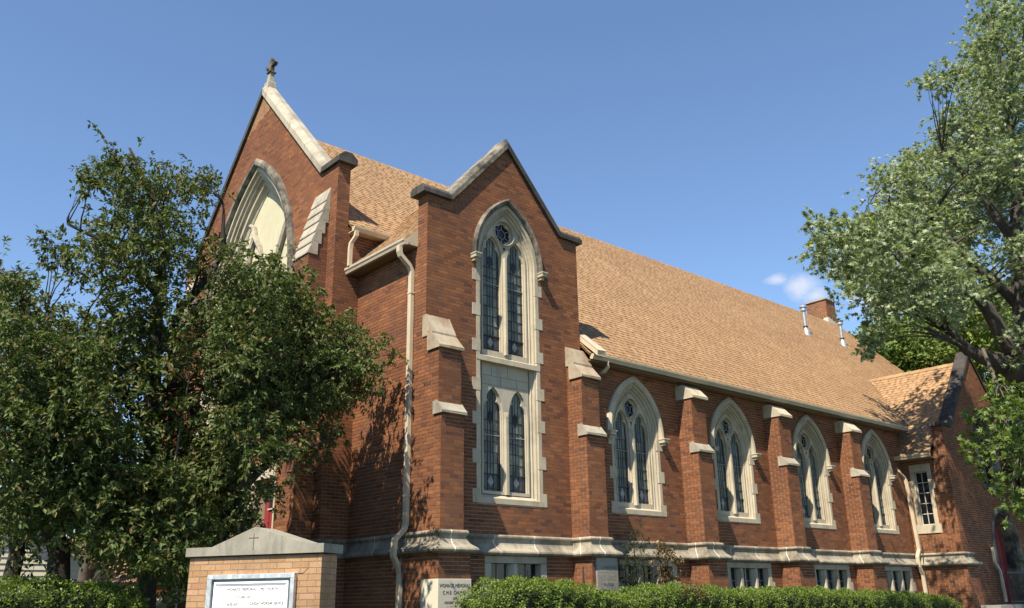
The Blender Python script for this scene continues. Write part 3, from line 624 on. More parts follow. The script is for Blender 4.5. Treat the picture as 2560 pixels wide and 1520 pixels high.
# ---- finial on the front gable
fin = MB(); cx_, cy_ = 8.76, 19.5
def frust(mb, cx, cy, z0, z1, a, b):
    mb.add([(cx-a,cy-a,z0),(cx+a,cy-a,z0),(cx+a,cy+a,z0),(cx-a,cy+a,z0),(cx-b,cy-b,z1),(cx+b,cy-b,z1),(cx+b,cy+b,z1),(cx-b,cy+b,z1)], [(0,3,2,1),(4,5,6,7),(0,1,5,4),(1,2,6,5),(2,3,7,6),(3,0,4,7)])
frust(fin, cx_, cy_, 14.60, 14.84, .125, .115); frust(fin, cx_, cy_, 14.84, 14.88, .115, .08); frust(fin, cx_, cy_, 14.88, 15.16, .08, .055)
fo = fin.build('finial', 'limestone_grey', church, bevel=.008)
cr = MB(); frust(cr, cx_, cy_, 15.15, 15.18, .10, .10); frust(cr, cx_, cy_, 15.18, 15.60, .055, .055)
cr.box(cx_-.05, cx_+.05, cy_-.22, cy_+.22, 15.335, 15.425)
for (dy, dz) in ((-.20, 0), (.20, 0), (0, .17)):
    for (sy, sz) in ((1, 0), (-1, 0), (0, 1), (0, -1)):
        y, z = cy_+dy+sy*.04, 15.38+dz+sz*.04; r = .045
        cr.add([(cx_-.085,y,z),(cx_+.085,y,z),(cx_,y-r,z),(cx_,y+r,z),(cx_,y,z-r),(cx_,y,z+r)], [(0,2,5),(0,5,3),(0,3,4),(0,4,2),(1,5,2),(1,3,5),(1,4,3),(1,2,4)])
cr.build('cross', 'limestone_dark', fo, bevel=.006)

# ---- lower wall (below the belt) and belt course
PATH = [(XF, 24.2), (XF, 23.33), (fbx, 23.33), (fbx, 22.68), (XF, 22.68), (XF, 21.9), None, (XF, 17.1), (XF, 16.32), (fbx, 16.32), (fbx, 15.67), (XF, 15.67), (XF, 15.36), (XB, 15.36), (XB, YF), (XB+.515, YF), (XB+.515, YW),
        (12.915, YW), (12.915, YF), (13.43, YF), (13.43, YW)]
for x in BUT: PATH += [(x, YW), (x, YF), (x+.515, YF), (x+.515, YW)]
PATH += [(TX0, YW), (TX0, TY-.0), (28.25, TY-.0), (28.25, TY+.2)]
chains = []; cur = []
for q in PATH:
    if q is None: chains.append(cur); cur = []
    else: cur.append(q)
chains.append(cur)
def offset_chain(ch, d):
    out = []
    for i in range(len(ch)):
        p = Vector(ch[i]); n = []
        if i: a = (p-Vector(ch[i-1])).normalized(); n.append(Vector((a.y, -a.x)))
        if i < len(ch)-1: a = (Vector(ch[i+1])-p).normalized(); n.append(Vector((a.y, -a.x)))
        if len(n) == 2:
            m = n[0]+n[1]; m = m/(m.dot(n[0])); out.append(p+m*d)
        else: out.append(p+n[0]*d)
    return out
BP = [(-.02, 2.835), (.045, 2.825), (.068, 2.80), (.068, 2.775), (.045, 2.745), (.030, 2.73), (.034, 2.69), (.055, 2.64), (.095, 2.59), (.145, 2.555), (.185, 2.525), (.195, 2.495), (.18, 2.465), (.15, 2.45), (.07, 2.445), (-.02, 2.445)]
LOWD = .085
for ch in chains:
    offs = [offset_chain(ch, d) for d, z in BP]; offj = [offset_chain(ch, d+.0035) for d, z in BP]
    for i in range(len(ch)-1):
        L = (Vector(ch[i+1])-Vector(ch[i])).length; n = max(1, round(L/1.12)) if L > .6 else 1
        cutpos = [k/n for k in range(n+1)]
        for k in range(n):
            def ring(t, of): return [(*of[q][i].lerp(of[q][i+1], t), BP[q][1]) for q in range(len(BP))]
            g = .004/L
            t0, t1 = cutpos[k]+(g if k else 0), cutpos[k+1]-(g if k < n-1 else 0)
            m = MB(); m.grid([ring(t0, offs), ring(t1, offs)]); m.build('belt_stone', 'belt_stone', church)
            if k or (L < .6 and i):
                tj = cutpos[k] if k else .42
                m = MB(); w = .006/L; m.grid([ring(max(0, tj-w), offj), ring(tj+w, offj)]); m.build('mortar_joint', 'joint_white', church)
    # lower walls
    lo = offset_chain(ch, LOWD)
    for i in range(len(ch)-1):
        a, b = lo[i], lo[i+1]; U = (b-a); L = U.length
        if L < .03: continue
        U.normalize(); Nn = (U.y, -U.x, 0); holes = []
        if abs(a.y-(YW-LOWD)) < .01 and abs(b.y-a.y) < .01:
            for (h0, h1) in ((10.58, 12.10), (14.19, 16.03), (17.82, 19.70), (21.63, 23.40), (25.27, 27.02)):
                if a.x < h0 and b.x > h1: holes.append([(h0-a.x, 1.15), (h1-a.x, 1.15), (h1-a.x, 2.435), (h0-a.x, 2.435)])
        BW.wall((a.x, a.y, 0), (U.x, U.y, 0), Nn, [(0, .55), (L, .55), (L, 2.46), (0, 2.46)], holes, z0=zr+.02, phase=.0)
# ---- basement windows
def basement(x0, x1, mulls, n):
    fr = frame((0, YW-LOWD, 0), (1, 0, 0), (0, -1, 0))
    w = MB(); w.fbox(fr, x0, x1, 2.315, 2.445, -.008, .18); w.fbox(fr, x0, x0+.15, 1.15, 2.312, -.008, .18); w.fbox(fr, x1-.15, x1, 1.15, 2.312, -.008, .18); w.fbox(fr, x0, x1, 1.05, 1.15, -.03, .18)
    win = w.build('window', 'limestone', church, bevel=.01)
    for sg, u in ((-1, x0-.0), (1, x1)):
        for z in (1.25, 1.75): MB().fbox(fr, u-.09, u+.09, z, z+.25, -.011, .02).build('quoin_stone', 'limestone', win)
    for (m0, m1) in mulls:
        m = MB(); m.add([fr(m0, 1.15, .10), fr(m0+.06, 1.15, .0), fr(m1-.06, 1.15, .0), fr(m1, 1.15, .10), fr(m0, 2.31, .10), fr(m0+.06, 2.31, .0), fr(m1-.06, 2.31, .0), fr(m1, 2.31, .10), fr(m0, 1.15, .18), fr(m1, 1.15, .18), fr(m0, 2.31, .18), fr(m1, 2.31, .18)], [(0,1,5,4),(1,2,6,5),(2,3,7,6),(8,0,4,10),(3,9,11,7)])
        m.build('mullion', 'limestone', win)
    e = [x0+.15] + [q for m in mulls for q in m] + [x1-.15]
    for i in range(0, len(e), 2):
        MB().fbox(fr, e[i], e[i+1], 1.15, 2.312, .145, .155).build('pane', 'glass_dark', win)
        b = MB(); mid = (e[i]+e[i+1])/2; b.fbox(fr, mid-.008, mid+.008, 1.15, 2.312, .128, .146)
        for z in (1.45, 1.75, 2.03): b.fbox(fr, e[i], e[i+1], z-.008, z+.008, .130, .146)
        b.fbox(fr, e[i], e[i]+.025, 1.15, 2.312, .125, .146); b.fbox(fr, e[i+1]-.025, e[i+1], 1.15, 2.312, .125, .146)
        b.build('glazing_bar', 'lead_light', win)
basement(10.57, 12.11, [(11.22, 11.42)], 2)
for cx in (15.11, 18.76, 22.51, 26.14): basement(cx-.93, cx+.93, [(cx-.40, cx-.21), (cx+.21, cx+.40)], 3)
# ---- cornerstones set into the two buttresses
def slab(x0, x1, y0, y1, z0, z1, mat): return MB().box(x0, x1, y0, y1, z0, z1).build('cornerstone', mat, church, bevel=.006)
cs1 = slab(XB-LOWD-.012, XB+.515+LOWD+.01, YF-LOWD-.012, 12.78, 1.2, 2.02, 'stone_pale')
cs2 = slab(12.93, 13.535, YF-LOWD-.03, 12.6, 1.2, 2.425, 'concrete')
FONT = {}
def text_obj(s, size, loc, U, Nn, mat, parent, name='lettering', align='CENTER', ext=.0015, squeeze=1.0, shear=0):
    cu = bpy.data.curves.new(name, 'FONT'); cu.body = s; cu.size = size; cu.align_x = align; cu.align_y = 'CENTER'; cu.extrude = ext; cu.resolution_u = 2; cu.space_character = 1.05; cu.shear = shear
    tmp = bpy.data.objects.new('tmp', cu); COL.objects.link(tmp)
    dg = bpy.context.evaluated_depsgraph_get(); me = bpy.data.meshes.new_from_object(tmp.evaluated_get(dg)); bpy.data.objects.remove(tmp)
    me.name = name; me.materials.clear(); me.materials.append(MATS[mat])
    o = bpy.data.objects.new(name, me); place(o, parent, loc)
    U = Vector(U).normalized(); Nn = Vector(Nn).normalized()
    o.rotation_euler = Matrix(((U.x, 0, Nn.x), (U.y, 0, Nn.y), (0, 1, 0))).to_euler(); o.scale = (squeeze, 1, 1); return o
yt = YF-LOWD-.0145; xc = XB+.257
for s, z, sz, sq in (('WOMACK MEMORIAL', 1.912, .082, .78), ('C M E  CHURCH', 1.80, .080, .85), ('1928', 1.71, .05, 1), ('CONSECRATED 1977', 1.645, .05, .9), ('ST. CLAIR MEMORIAL', 1.56, .052, .9), ('REV. PASTOR', 1.49, .05, .9)):
    if s in ('ST. CLAIR MEMORIAL', 'REV. PASTOR'): continue
    text_obj(s, sz, (xc, yt, z), (1, 0, 0), (0, -1, 0), 'engraved', cs1, squeeze=sq)
yt2 = YF-LOWD-.0325
for s, z, sz in (('TRUSTEES', 1.925, .075),): text_obj(s, sz, (13.235, yt2, z), (1, 0, 0), (0, -1, 0), 'engraved', cs2, squeeze=.85)
def worn_lines(parent, x0, x1, y, zs_, h):
    mb = MB(); r = random.Random(5)
    for z in zs_:
        x = x0+r.uniform(0, .05)
        while x < x1-.03:
            w = r.uniform(.012, .028)
            if r.random() < .8:
                hh = h*r.uniform(.5, 1)
                mb.box(x, x+.004, y-.001, y, z-hh/2, z+hh/2)
                if r.random() < .6: mb.box(x, x+w*.7, y-.001, y, z+hh/2-.004, z+hh/2)
            x += w
    mb.build('worn_lettering', 'engraved', parent, kind='stuff')
worn_lines(cs1, XB+.06, XB+.46, YF-LOWD-.012, (1.575, 1.50, 1.43), .045)
worn_lines(cs2, 13.03, 13.46, YF-LOWD-.03, (2.24, 2.15, 2.075, 2.02, 1.86, 1.81), .045)
worn_lines(cs2, 13.06, 13.52, YF-LOWD-.031, (2.245,), .08)

# ---- roofs
PITCH = .143
SH = []                                        # shingle tabs: (corner points x4, normal)
STR = MB(); STR2 = []
def clip_iv(poly, s):
    xs = []
    for i in range(len(poly)):
        (a, b), (c, d) = poly[i], poly[(i+1) % len(poly)]
        if (b > s) != (d > s): xs.append(a+(s-b)*(c-a)/(d-b))
    xs.sort(); return xs
def shingle_plane(O, A, S, poly, seed=0, tab=(.11, .27), gap=(.03, .085)):
    O, A, S = Vector(O), Vector(A).normalized(), Vector(S).normalized(); Nn = A.cross(S)
    if Nn.z < 0: Nn = -Nn
    P = lambda a, s, h: O + A*a + S*s + Nn*h
    MBk = MB(); MBk.add([P(a, s, -.03) for a, s in poly], tessellate_polygon([[Vector((a, s, 0)) for a, s in poly]])); MBk.build('roof_deck', 'shingle_base', church)
    r = random.Random(seed); s = min(q[1] for q in poly); smax = max(q[1] for q in poly)
    while s < smax-.01:
        s1 = min(s+PITCH+.004, smax); iv = clip_iv(poly, min((s+s1)/2, smax-.001))
        for i in range(0, len(iv)-1, 2):
            a0, a1 = iv[i], iv[i+1]
            STR.add([P(a0, s, .014), P(a1, s, .014), P(a1, s1+.004, .003), P(a0, s1+.004, .003), P(a0, s, -.01), P(a1, s, -.01)], [(0, 1, 2, 3), (0, 4, 5, 1)])
            x = a0 - r.uniform(0, .5)
            while x < a1:
                w = r.uniform(*tab); u0, u1 = max(x, a0), min(x+w, a1)
                if u1-u0 > .02:
                    hz = r.uniform(.0165, .0195); t = .012
                    SH.append(([P(u0, s-.003, hz), P(u1, s-.003, hz), P(u1-(t if u1 < a1 else 0), s1, .009), P(u0+(t if u0 > a0 else 0), s1, .009)], Nn))
                x += w+r.uniform(*gap)
        s += PITCH
R2 = math.sqrt(2)
EY, EZ, MS = 12.62, 6.67, 1.015
HY = math.hypot(1, MS); yz = lambda z: EY+(z-EZ)/MS
sl = lambda y: (y-EY)*HY
RY = 19.5
shingle_plane((0, EY, EZ), (1, 0, 0), (0, 1, MS), [(8.917, sl(15.2)), (9.955, sl(15.2)), (11.30, sl(yz(10.695))), (13.36, sl(yz(8.635))), (13.36, 0), (27.75, 0), (30.65, sl(yz(9.1))), (33.3, 0), (37.35, 0), (37.35, sl(RY)), (8.917, sl(RY))], 1)
# bay roof slopes (ridge along y at BX)
BE, BEZ = 8.965, 8.36; BRZ = BEZ+(BX-BE)
shingle_plane((BE, 0, BEZ), (0, 1, 0), (1, 0, 1), [(13.215, 0), (15.355, 0), (15.355, (9.98-BE)*R2), (16.55, (BX-BE)*R2), (13.215, (BX-BE)*R2)], 2)
shingle_plane((13.66, 0, BEZ), (0, 1, 0), (-1, 0, 1), [(13.215, .0), (14.3, .0), (16.55, (BX-BE)*R2), (13.215, (BX-BE)*R2)], 3)
# transept roof slopes (ridge along y at TC)
TE, TEZ = 27.29, 5.74
shingle_plane((TE, 0, TEZ), (0, 1, 0), (1, 0, 1), [(11.83, 0), (13.3, 0), (15.1, (TC-TE)*R2), (11.83, (TC-TE)*R2)], 4)
MB().add([(34.0, 11.83, TEZ), (34.0, 16, TEZ), (TC, 16, TEZ+TC-TE), (TC, 11.83, TEZ+TC-TE)], [(0, 1, 2, 3)]).build('roof_deck', 'shingle_base', church)
# far slope, far walls and ends (seen only from elsewhere)
MB().add([(8.917, RY, 13.60), (37.35, RY, 13.60), (37.35, 26.55, 6.55), (8.917, 26.55, 6.55)], [(0, 1, 2, 3)]).build('roof_deck', 'shingle_base', church)
fb = MB(); fb.add([(9.24, 26.1, 0), (37.2, 26.1, 0), (37.2, 26.1, 7.0), (9.24, 26.1, 7.0)], [(0, 1, 2, 3)])
fb.add([(37.2, 12.9, 0), (37.2, 26.1, 0), (37.2, 26.1, 6.95), (37.2, RY, 13.5), (37.2, 12.9, 6.95)], [(0, 1, 2, 3, 4)])
fb.add([(33.64, 12.9, 0), (37.2, 12.9, 0), (37.2, 12.9, 6.95), (33.64, 12.9, 6.95)], [(0, 1, 2, 3)]); fb.add([(33.64, TY, 0), (33.64, 12.9, 0), (33.64, 12.9, 6.6), (33.64, TY, 6.6)], [(0, 1, 2, 3)])
fb.add([(XF, 23.64, 0), (9.24, 23.64, 0), (9.24, 23.64, 9.3), (XF, 23.64, 10.8)], [(0, 1, 2, 3)]); fb.add([(9.24, 23.64, 0), (9.24, 26.1, 0), (9.24, 26.1, 6.9), (9.24, 23.64, 9.3)], [(0, 1, 2, 3)])
fb.build('wall', 'brick_far', church)
# ridge caps
rc = []
def ridge(a, b, zoff=.03, w=.13, lens=.3):
    a, b = Vector(a), Vector(b); D = (b-a); n = int(D.length/lens); S = D.normalized().cross(ZV).normalized()
    mb = MB()
    for i in range(n):
        p, q = a+D*(i/n), a+D*((i+1.1)/n); h0, h1 = zoff+.012, zoff
        mb.add([p+S*w-ZV*(w-h0), p+ZV*h0, p-S*w-ZV*(w-h0), q+S*w-ZV*(w-h1), q+ZV*h1, q-S*w-ZV*(w-h1)], [(0, 1, 4, 3), (1, 2, 5, 4)])
    mb.build('ridge_cap', 'shingle', church, kind='stuff')
ridge((8.95, RY, 13.63), (37.35, RY, 13.63)); ridge((BX, 13.22, BRZ), (BX, 16.45, BRZ)); ridge((TC, 11.85, TEZ+TC-TE), (TC, 15.0, TEZ+TC-TE))
def finish_shingles(limit=300):
    cand = []
    for i, (c4, Nn) in enumerate(SH):
        c = (c4[0]+c4[2])/2; d = CAMP-c; L = (c4[1]-c4[0]).length
        vis = (8.95 < c.x < 11.9 and 15.2 < c.y < 19 and c.z > 9.4) or (13.6 < c.x < 18) or (c.x < 10.5 and c.z < 9.2)
        if L > .14 and vis: cand.append((Nn.dot(d)/d.length**3, i))
    cand.sort(reverse=True); sel = set(i for _, i in cand[:limit]); cache = {}
    base = WORLD['church']; V = []; F = []
    for i, (c4, Nn) in enumerate(SH):
        if i in sel:
            c = (c4[0]+c4[2])/2; key = (round(Nn.x, 2), round(Nn.y, 2), round((c4[1]-c4[0]).length/.012))
            me = cache.get(key)
            if me is None:
                l = [p-c for p in c4]; vs = l + [p-Nn*.014 for p in l]
                me = bpy.data.meshes.new('shingle'); me.from_pydata([tuple(v) for v in vs], [], [(0,1,2,3),(0,4,5,1),(1,5,6,2),(3,7,4,0)]); me.materials.append(MATS['shingle']); me.update(); cache[key] = me
            place(bpy.data.objects.new('shingle', me), church, c)
        else:
            b = len(V); V += [tuple(p-base) for p in c4]+[tuple(p-base-Nn*.014) for p in c4]; F += [(b,b+1,b+2,b+3),(b,b+4,b+5,b+1),(b+1,b+5,b+6,b+2),(b+3,b+7,b+4,b)]
    o = bpy.data.objects.new('shingles', np_mesh('shingles', V, F, ['shingle'])); place(o, church, base); o['kind'] = 'stuff'
    STR.build('shingle_course', 'shingle_base', church, kind='stuff'); print('shingles', len(SH))
finish_shingles()

# ---- gutters, soffits, downspouts
GP = [(0, 0), (.0, -.11), (.05, -.125), (.085, -.12), (.10, -.075), (.12, -.045), (.125, -.0), (.11, .0), (.105, -.01), (.015, -.01)]
def gutter(p0, p1, out, seam=3.0, mat='gutter_paint'):
    p0, p1, out = Vector(p0), Vector(p1), Vector(out); mb = MB(); ring = lambda p, e=0: [p + out*(d+e*(1 if d > .03 else 0)) + ZV*(z-(e if z < -.05 else 0)) for d, z in GP]
    mb.grid([ring(p0)+[ring(p0)[0]], ring(p1)+[ring(p1)[0]]]); n = len(GP)
    mb.add(ring(p0), [tuple(range(n))]); mb.add(ring(p1), [tuple(range(n))])
    g = mb.build('gutter', mat, church); D = p1-p0; L = D.length; k = 1
    while k*seam < L:
        a = p0+D.normalized()*(k*seam-.015); b = p0+D.normalized()*(k*seam+.015); m = MB(); m.grid([ring(a, .004)+[ring(a, .004)[0]], ring(b, .004)+[ring(b, .004)[0]]]); m.build('seam_clip', mat, g); k += 1
    return g
gutter((13.40, 12.65, 6.675), (27.70, 12.65, 6.675), (0, -1, 0), 2.4)
gutter((BE+.03, 15.36, BEZ-.01), (BE+.03, 13.17, BEZ-.01), (-1, 0, 0), .62)
gutter((8.93, 15.22, 9.29), (10.05, 15.22, 9.29), (0, -1, 0), .5)
gutter((TE+.02, 13.2, TEZ), (TE+.02, 11.80, TEZ), (-1, 0, 0), .8)
MB().box(13.40, 27.68, 12.65, 12.89, 6.53, 6.55).build('soffit', 'soffit', church)
MB().box(BE+.04, XB-.01, 13.22, 15.34, BEZ-.12, BEZ-.10).build('soffit', 'soffit', church)
MB().box(TE+.05, TX0-.01, 11.84, 12.88, TEZ-.13, TEZ-.11).build('soffit', 'soffit', church)
MB().box(8.93, 10.0, 15.20, 15.35, 9.17, 9.19).build('soffit', 'gutter_paint', church)
# rake board where the bay roof stops against the parapet, and return board at the nave eave
m = MB(); m.prism([Vector((BE+.0, 13.205, BEZ-.10)), Vector((BE+.0, 13.205, BEZ)), Vector((9.45, 13.205, BEZ+.48)), Vector((9.45, 13.205, BEZ+.30)), Vector((XB, 13.205, BEZ-.10))], (0, .012, 0)); m.build('rake_board', 'gutter_paint', church)
m = MB(); m.prism([Vector((13.38, 12.42, 6.60)), Vector((13.64, 12.42, 6.60)), Vector((13.64, 13.0, 7.10)), Vector((13.38, 13.0, 7.10))], (0, -.02, .11)); m.build('eave_return', 'gutter_paint', church, bevel=.01)
def rect_pipe(name, pts, w, d, mat, parent, ribs=False):
    """rectangular pipe along a polyline; w across, d out from the wall"""
    pts = [Vector(p) for p in pts]; rows = []
    for i, p in enumerate(pts):
        t = (pts[min(i+1, len(pts)-1)]-pts[max(i-1, 0)]).normalized(); ax = Vector((0, 1, 0)) if w[0] == 'y' else Vector((1, 0, 0)); b = t.cross(ax).normalized(); hw, hd = w[1]/2, d/2
        rows.append([p+ax*hw+b*hd, p+ax*hw-b*hd, p-ax*hw-b*hd, p-ax*hw+b*hd, p+ax*hw+b*hd])
    mb = MB(); mb.grid(rows); mb.add(rows[0][:4], [(0, 1, 2, 3)]); mb.add(rows[-1][:4], [(0, 1, 2, 3)])
    return mb.build(name, mat, parent)
ds = rect_pipe('downspout', [(8.90, 13.34, 8.24), (8.90, 13.34, 8.12), (8.93, 13.34, 8.04), (9.14, 13.33, 7.86), (9.185, 13.33, 7.76), (9.185, 13.33, 2.98), (9.15, 13.33, 2.88), (8.96, 13.33, 2.70), (8.94, 13.33, 2.42), (9.05, 13.33, 2.24), (9.085, 13.33, 2.12), (9.085, 13.33, .9)], ('y', .105), .075, 'gutter_paint', church)
for z in (7.3, 5.45, 3.45): MB().box(9.14, 9.232, 13.268, 13.392, z, z+.035).build('strap', 'gutter_paint', ds)
for k in range(7): MB().box(9.135, 9.15, 13.272, 13.388, 3.2, 3.2) if False else None
rect_pipe('downspout', [(8.99, 15.12, 9.17), (8.98, 15.12, 9.05), (8.90, 15.17, 8.88), (8.89, 15.18, 8.75), (8.89, 15.18, 8.36)], ('x', .08), .07, 'gutter_paint', church)
ct = MB(); ct.tube([(13.88, 12.58, 6.56), (13.88, 12.58, 6.45), (13.86, 12.66, 6.36), (13.84, 12.80, 6.33)], .045, 10); ct.build('downspout', 'gutter_paint', church, smooth=True)
rect_pipe('downspout', [(27.26, 13.02, 5.62), (27.26, 13.0, 5.50), (27.34, 12.9, 5.30), (27.585, 12.84, 5.12), (27.60, 12.80, 4.9), (27.60, 12.74, 2.95), (27.40, 12.73, 2.72), (27.40, 12.72, 2.45), (27.52, 12.70, 2.2), (27.52, 12.68, .7)], ('y', .10), .07, 'gutter_paint', church)
ct = MB(); ct.tube([(9.13, 13.22, 2.72), (9.02, 13.24, 2.55), (9.06, 13.25, 2.3), (9.10, 13.25, 1.9), (9.10, 13.25, .9)], .012, 6); ct.tube([(27.52, 12.60, 3.3), (27.5, 12.60, 2.9), (27.45, 12.60, 2.6), (27.5, 12.6, .8)], .01, 6); ct.build('cable', 'wire', church)
# ---- transept window and openings
frT = frame((TX0, 0, 0), (0, 1, 0), (-1, 0, 0))
w = MB(); w.fbox(frT, 12.03, 12.69, 5.25, 5.48, -.01, .14); w.fbox(frT, 12.03, 12.16, 3.66, 5.247, -.01, .14); w.fbox(frT, 12.56, 12.69, 3.66, 5.247, -.01, .14); w.fbox(frT, 12.03, 12.69, 3.40, 3.657, -.025, .14)
tw_ = w.build('window', 'limestone', church, bevel=.008)
for z in (4.72, 3.40):
    for u in (12.0, 12.66): MB().fbox(frT, u-.03, u+.06, z, z+.27, -.013, .02).build('quoin_stone', 'limestone', tw_)
for i in range(2):
    for k in range(5):
        a = 12.17+i*.195; b = 3.68+k*.313; MB().fbox(frT, a, a+.187, b, b+.303, .09, .098).build('pane', 'glass_dark', tw_)
g = MB(); g.fbox(frT, 12.352, 12.372, 3.66, 5.247, .07, .1)
for k in range(6): z = 3.67+k*.313; g.fbox(frT, 12.16, 12.56, z-.011, z+.011, .072, .1)
g.fbox(frT, 12.16, 12.182, 3.66, 5.247, .07, .1); g.fbox(frT, 12.538, 12.56, 3.66, 5.247, .07, .1); g.build('glazing_bar', 'window_white', tw_)
NT = (0, -1, 0)
def simple_arch(cx, a, z0, zs, c, oS, depth, inner):
    prof = [(oS, .02), (oS, -.012), (oS*.6, -.03), (oS*.35, .04), (oS*.2, .05), (oS*.1, .12), (0, .16), (0, depth)]
    o = sweep(fT, cx, prof, a, z0, zs, c).build('window' if inner != 'door' else 'door_surround', 'limestone_dark', church); return o
o = simple_arch(30.85, .62, 4.95, 6.3, .35, .25, .3, 'win'); MB().plate(fT, [(30.85+u, z) for u, z in arch(.64, 4.9, 6.3, .35, 8)], [], .26, .28).build('pane', 'glass_dark', o)
MB().fbox(fT, 30.0, 31.72, 4.80, 4.95, -.05, .3).build('sill', 'limestone_dark', o); MB().fbox(fT, 30.81, 30.89, 4.9, 6.9, .18, .27).build('mullion', 'limestone_dark', o)
o = simple_arch(31.05, .85, 1.34, 3.0, .25, .28, .5, 'door')
do = MB().plate(fT, [(31.05+u, z) for u, z in arch(.87, 1.34, 3.0, .25, 8)], [], .42, .47).build('door', 'door_red', church)
for u in (30.45, 30.75, 31.05, 31.35, 31.65): MB().fbox(fT, u-.008, u+.008, 1.36, 3.5, .412, .42).build('panel_groove', 'iron', do)
# ---- front portal and the great window (behind the trees)
pf = frame((XF, 0, 0), (0, 1, 0), (-1, 0, 0))
po = MB(); po.fbox(pf, 17.3, 17.36, .9, 4.2, -.005, .5); po.fbox(pf, 21.5, 21.7, .9, 4.2, -.02, .5); po.fbox(pf, 18.30, 18.82, .9, 4.2, -.02, .5); po.fbox(pf, 20.18, 20.70, .9, 4.2, -.02, .5); po.fbox(pf, 17.3, 21.7, 4.2, 4.55, -.04, .3)
portal = po.build('portal', 'limestone', church, bevel=.01)
for (a, b) in ((17.37, 18.29), (18.83, 19.49), (19.51, 20.17), (20.71, 21.49)):
    d = MB(); d.fbox(pf, a, b, 1.9, 4.19, .28, .34); do = d.build('door', 'door_red', church)
    for k in range(1, 4): u = a+(b-a)*k/4; MB().fbox(pf, u-.012, u+.012, 1.95, 4.1, .262, .28).build('door_batten', 'door_red', do)
    MB().fbox(pf, a+.2, b-.2, 3.62, 4.02, .268, .279).build('pane', 'glass_dark', do); m_ = (a+b)/2
    q = MB(); q.fbox(pf, m_-.015, m_+.015, 3.6, 4.04, .25, .268); q.fbox(pf, a+.18, b-.18, 3.80, 3.83, .25, .268); q.fbox(pf, a+.18, b-.18, 4.02, 4.05, .25, .268); q.fbox(pf, a+.18, b-.18, 3.59, 3.62, .25, .268); q.build('window_frame', 'window_white', do)
MB().fbox(pf, 16.9, 22.1, 5.42, 5.60, -.08, .1).build('string_course', 'limestone', church)
a0 = FA['a']
prof = [(.52, .02), (.52, -.01), (.40, -.02), (.39, .05), (.31, .06), (.30, .12), (.24, .13), (.23, .20), (.12, .22), (.08, .30), (0, .34), (0, .42)]
gw = sweep(pf, CY, prof, a0, 5.70, FA['zs'], FA['c']).build('window', 'limestone', church)
sweep(pf, CY, [(.50, -.0), (.50, -.06), (.54, -.12), (.62, -.13), (.70, -.07), (.70, .0)], a0, FA['zs']-.2, FA['zs'], FA['c'], n=16).build('hood_mould', 'limestone_dark', gw)
MB().plate(pf, [(CY+u, z) for u, z in arch(a0+.02, 7.9, FA['zs'], FA['c'], 12)], [], .36, .40).build('infill_panel', 'cream_panel', gw)
MB().fbox(pf, CY-a0, CY+a0, 7.75, 7.95, .28, .42).build('transom', 'limestone', gw)
for k in range(-2, 3):
    if k: pass
tr = MB()
for pts in ([(18.02, 10.75), (18.35, 10.3), (18.62, 9.75), (18.78, 9.1), (18.80, 8.0)], [(20.02, 10.62), (19.72, 10.25), (19.52, 9.8), (19.40, 9.2), (19.38, 8.0)], [(20.02, 10.62), (20.22, 10.2), (20.34, 9.6), (20.36, 8.0)], [(20.02, 10.62), (20.12, 10.9), (20.30, 11.0)], [(18.1, 7.8), (18.1, 5.8)], [(18.8, 7.8), (18.8, 5.8)], [(19.5, 7.8), (19.5, 5.8)], [(20.2, 7.8), (20.2, 5.8)], [(20.9, 7.8), (20.9, 5.8)]):
    tr.tube([pf(y, z, .30) for y, z in pts], .075, 6)
tr.build('tracery', 'limestone_grey', gw)  # greyer stone colour stands in for the shadow lines along the mullions
gl = MB(); gl.fbox(pf, CY-a0, CY+a0, 5.7, 7.75, .39, .41); gl.build('glass', 'stained_glass', gw)
lc = MB()
for i in range(-8, 9): lc.fbox(pf, CY+i*.2-.006, CY+i*.2+.006, 5.7, 7.75, .375, .39)
for k in range(8): lc.fbox(pf, CY-a0, CY+a0, 5.8+k*.25, 5.812+k*.25, .374, .39)
lc.build('lead_came', 'lead', gw)
MB().fbox(pf, CY-a0-.5, CY+a0+.5, 5.60, 5.75, -.1, .4).build('sill', 'limestone', gw)
# ---- roof vents and chimney
for (x, y, z, h) in ((30.83, 17.36, 11.49, 1.15), (33.72, 17.41, 11.54, 1.10)):
    v = MB(); v.tube([(x, y, z-.2), (x, y, z+h-.16)], .07, 14); vo = v.build('vent_pipe', 'galvanised', church, smooth=False)
    m = MB(); m.tube([(x, y, z-.25), (x, y-.02, z+.03), (x, y, z+.20)], [.20, .13, .073], 14); m.build('flashing', 'galvanised', vo)
    m = MB(); m.tube([(x, y, z+h-.22), (x, y, z+h-.10)], .12, 14); m.tube([(x, y, z+h-.085), (x, y, z+h-.04)], .155, 14); m.tube([(x, y, z+h-.04), (x, y, z+h+.02)], [.14, .06], 14); m.build('vent_cap', 'galvanised', vo)
    m = MB(); m.tube([(x, y, z+.26), (x, y, z+.29)], .1, 14); m.build('collar', 'iron', vo)
CX0, CX1, CY0, CY1, CZ = 36.62, 37.42, 19.45, 20.45, 14.72
chim = MB().box(CX0+.0016, CX1-.0016, CY0+.0016, CY1-.0016, 10.5, CZ).build('chimney', 'mortar', church)
for (O, U, Nn, u0, u1) in (((CX0, 0, 0), (0, 1, 0), (-1, 0, 0), CY0, CY1), ((0, CY0, 0), (1, 0, 0), (0, -1, 0), CX0, CX1)):
    BW.wall(O, U, Nn, [(u0, 13.0), (u1, 13.0), (u1, CZ), (u0, CZ)], z0=zr, phase=u0, wallobj=False)
MB().box(CX0-.05, CX1+.05, CY0-.05, CY1+.05, CZ, CZ+.06).build('chimney_cap', 'limestone_warm', chim)
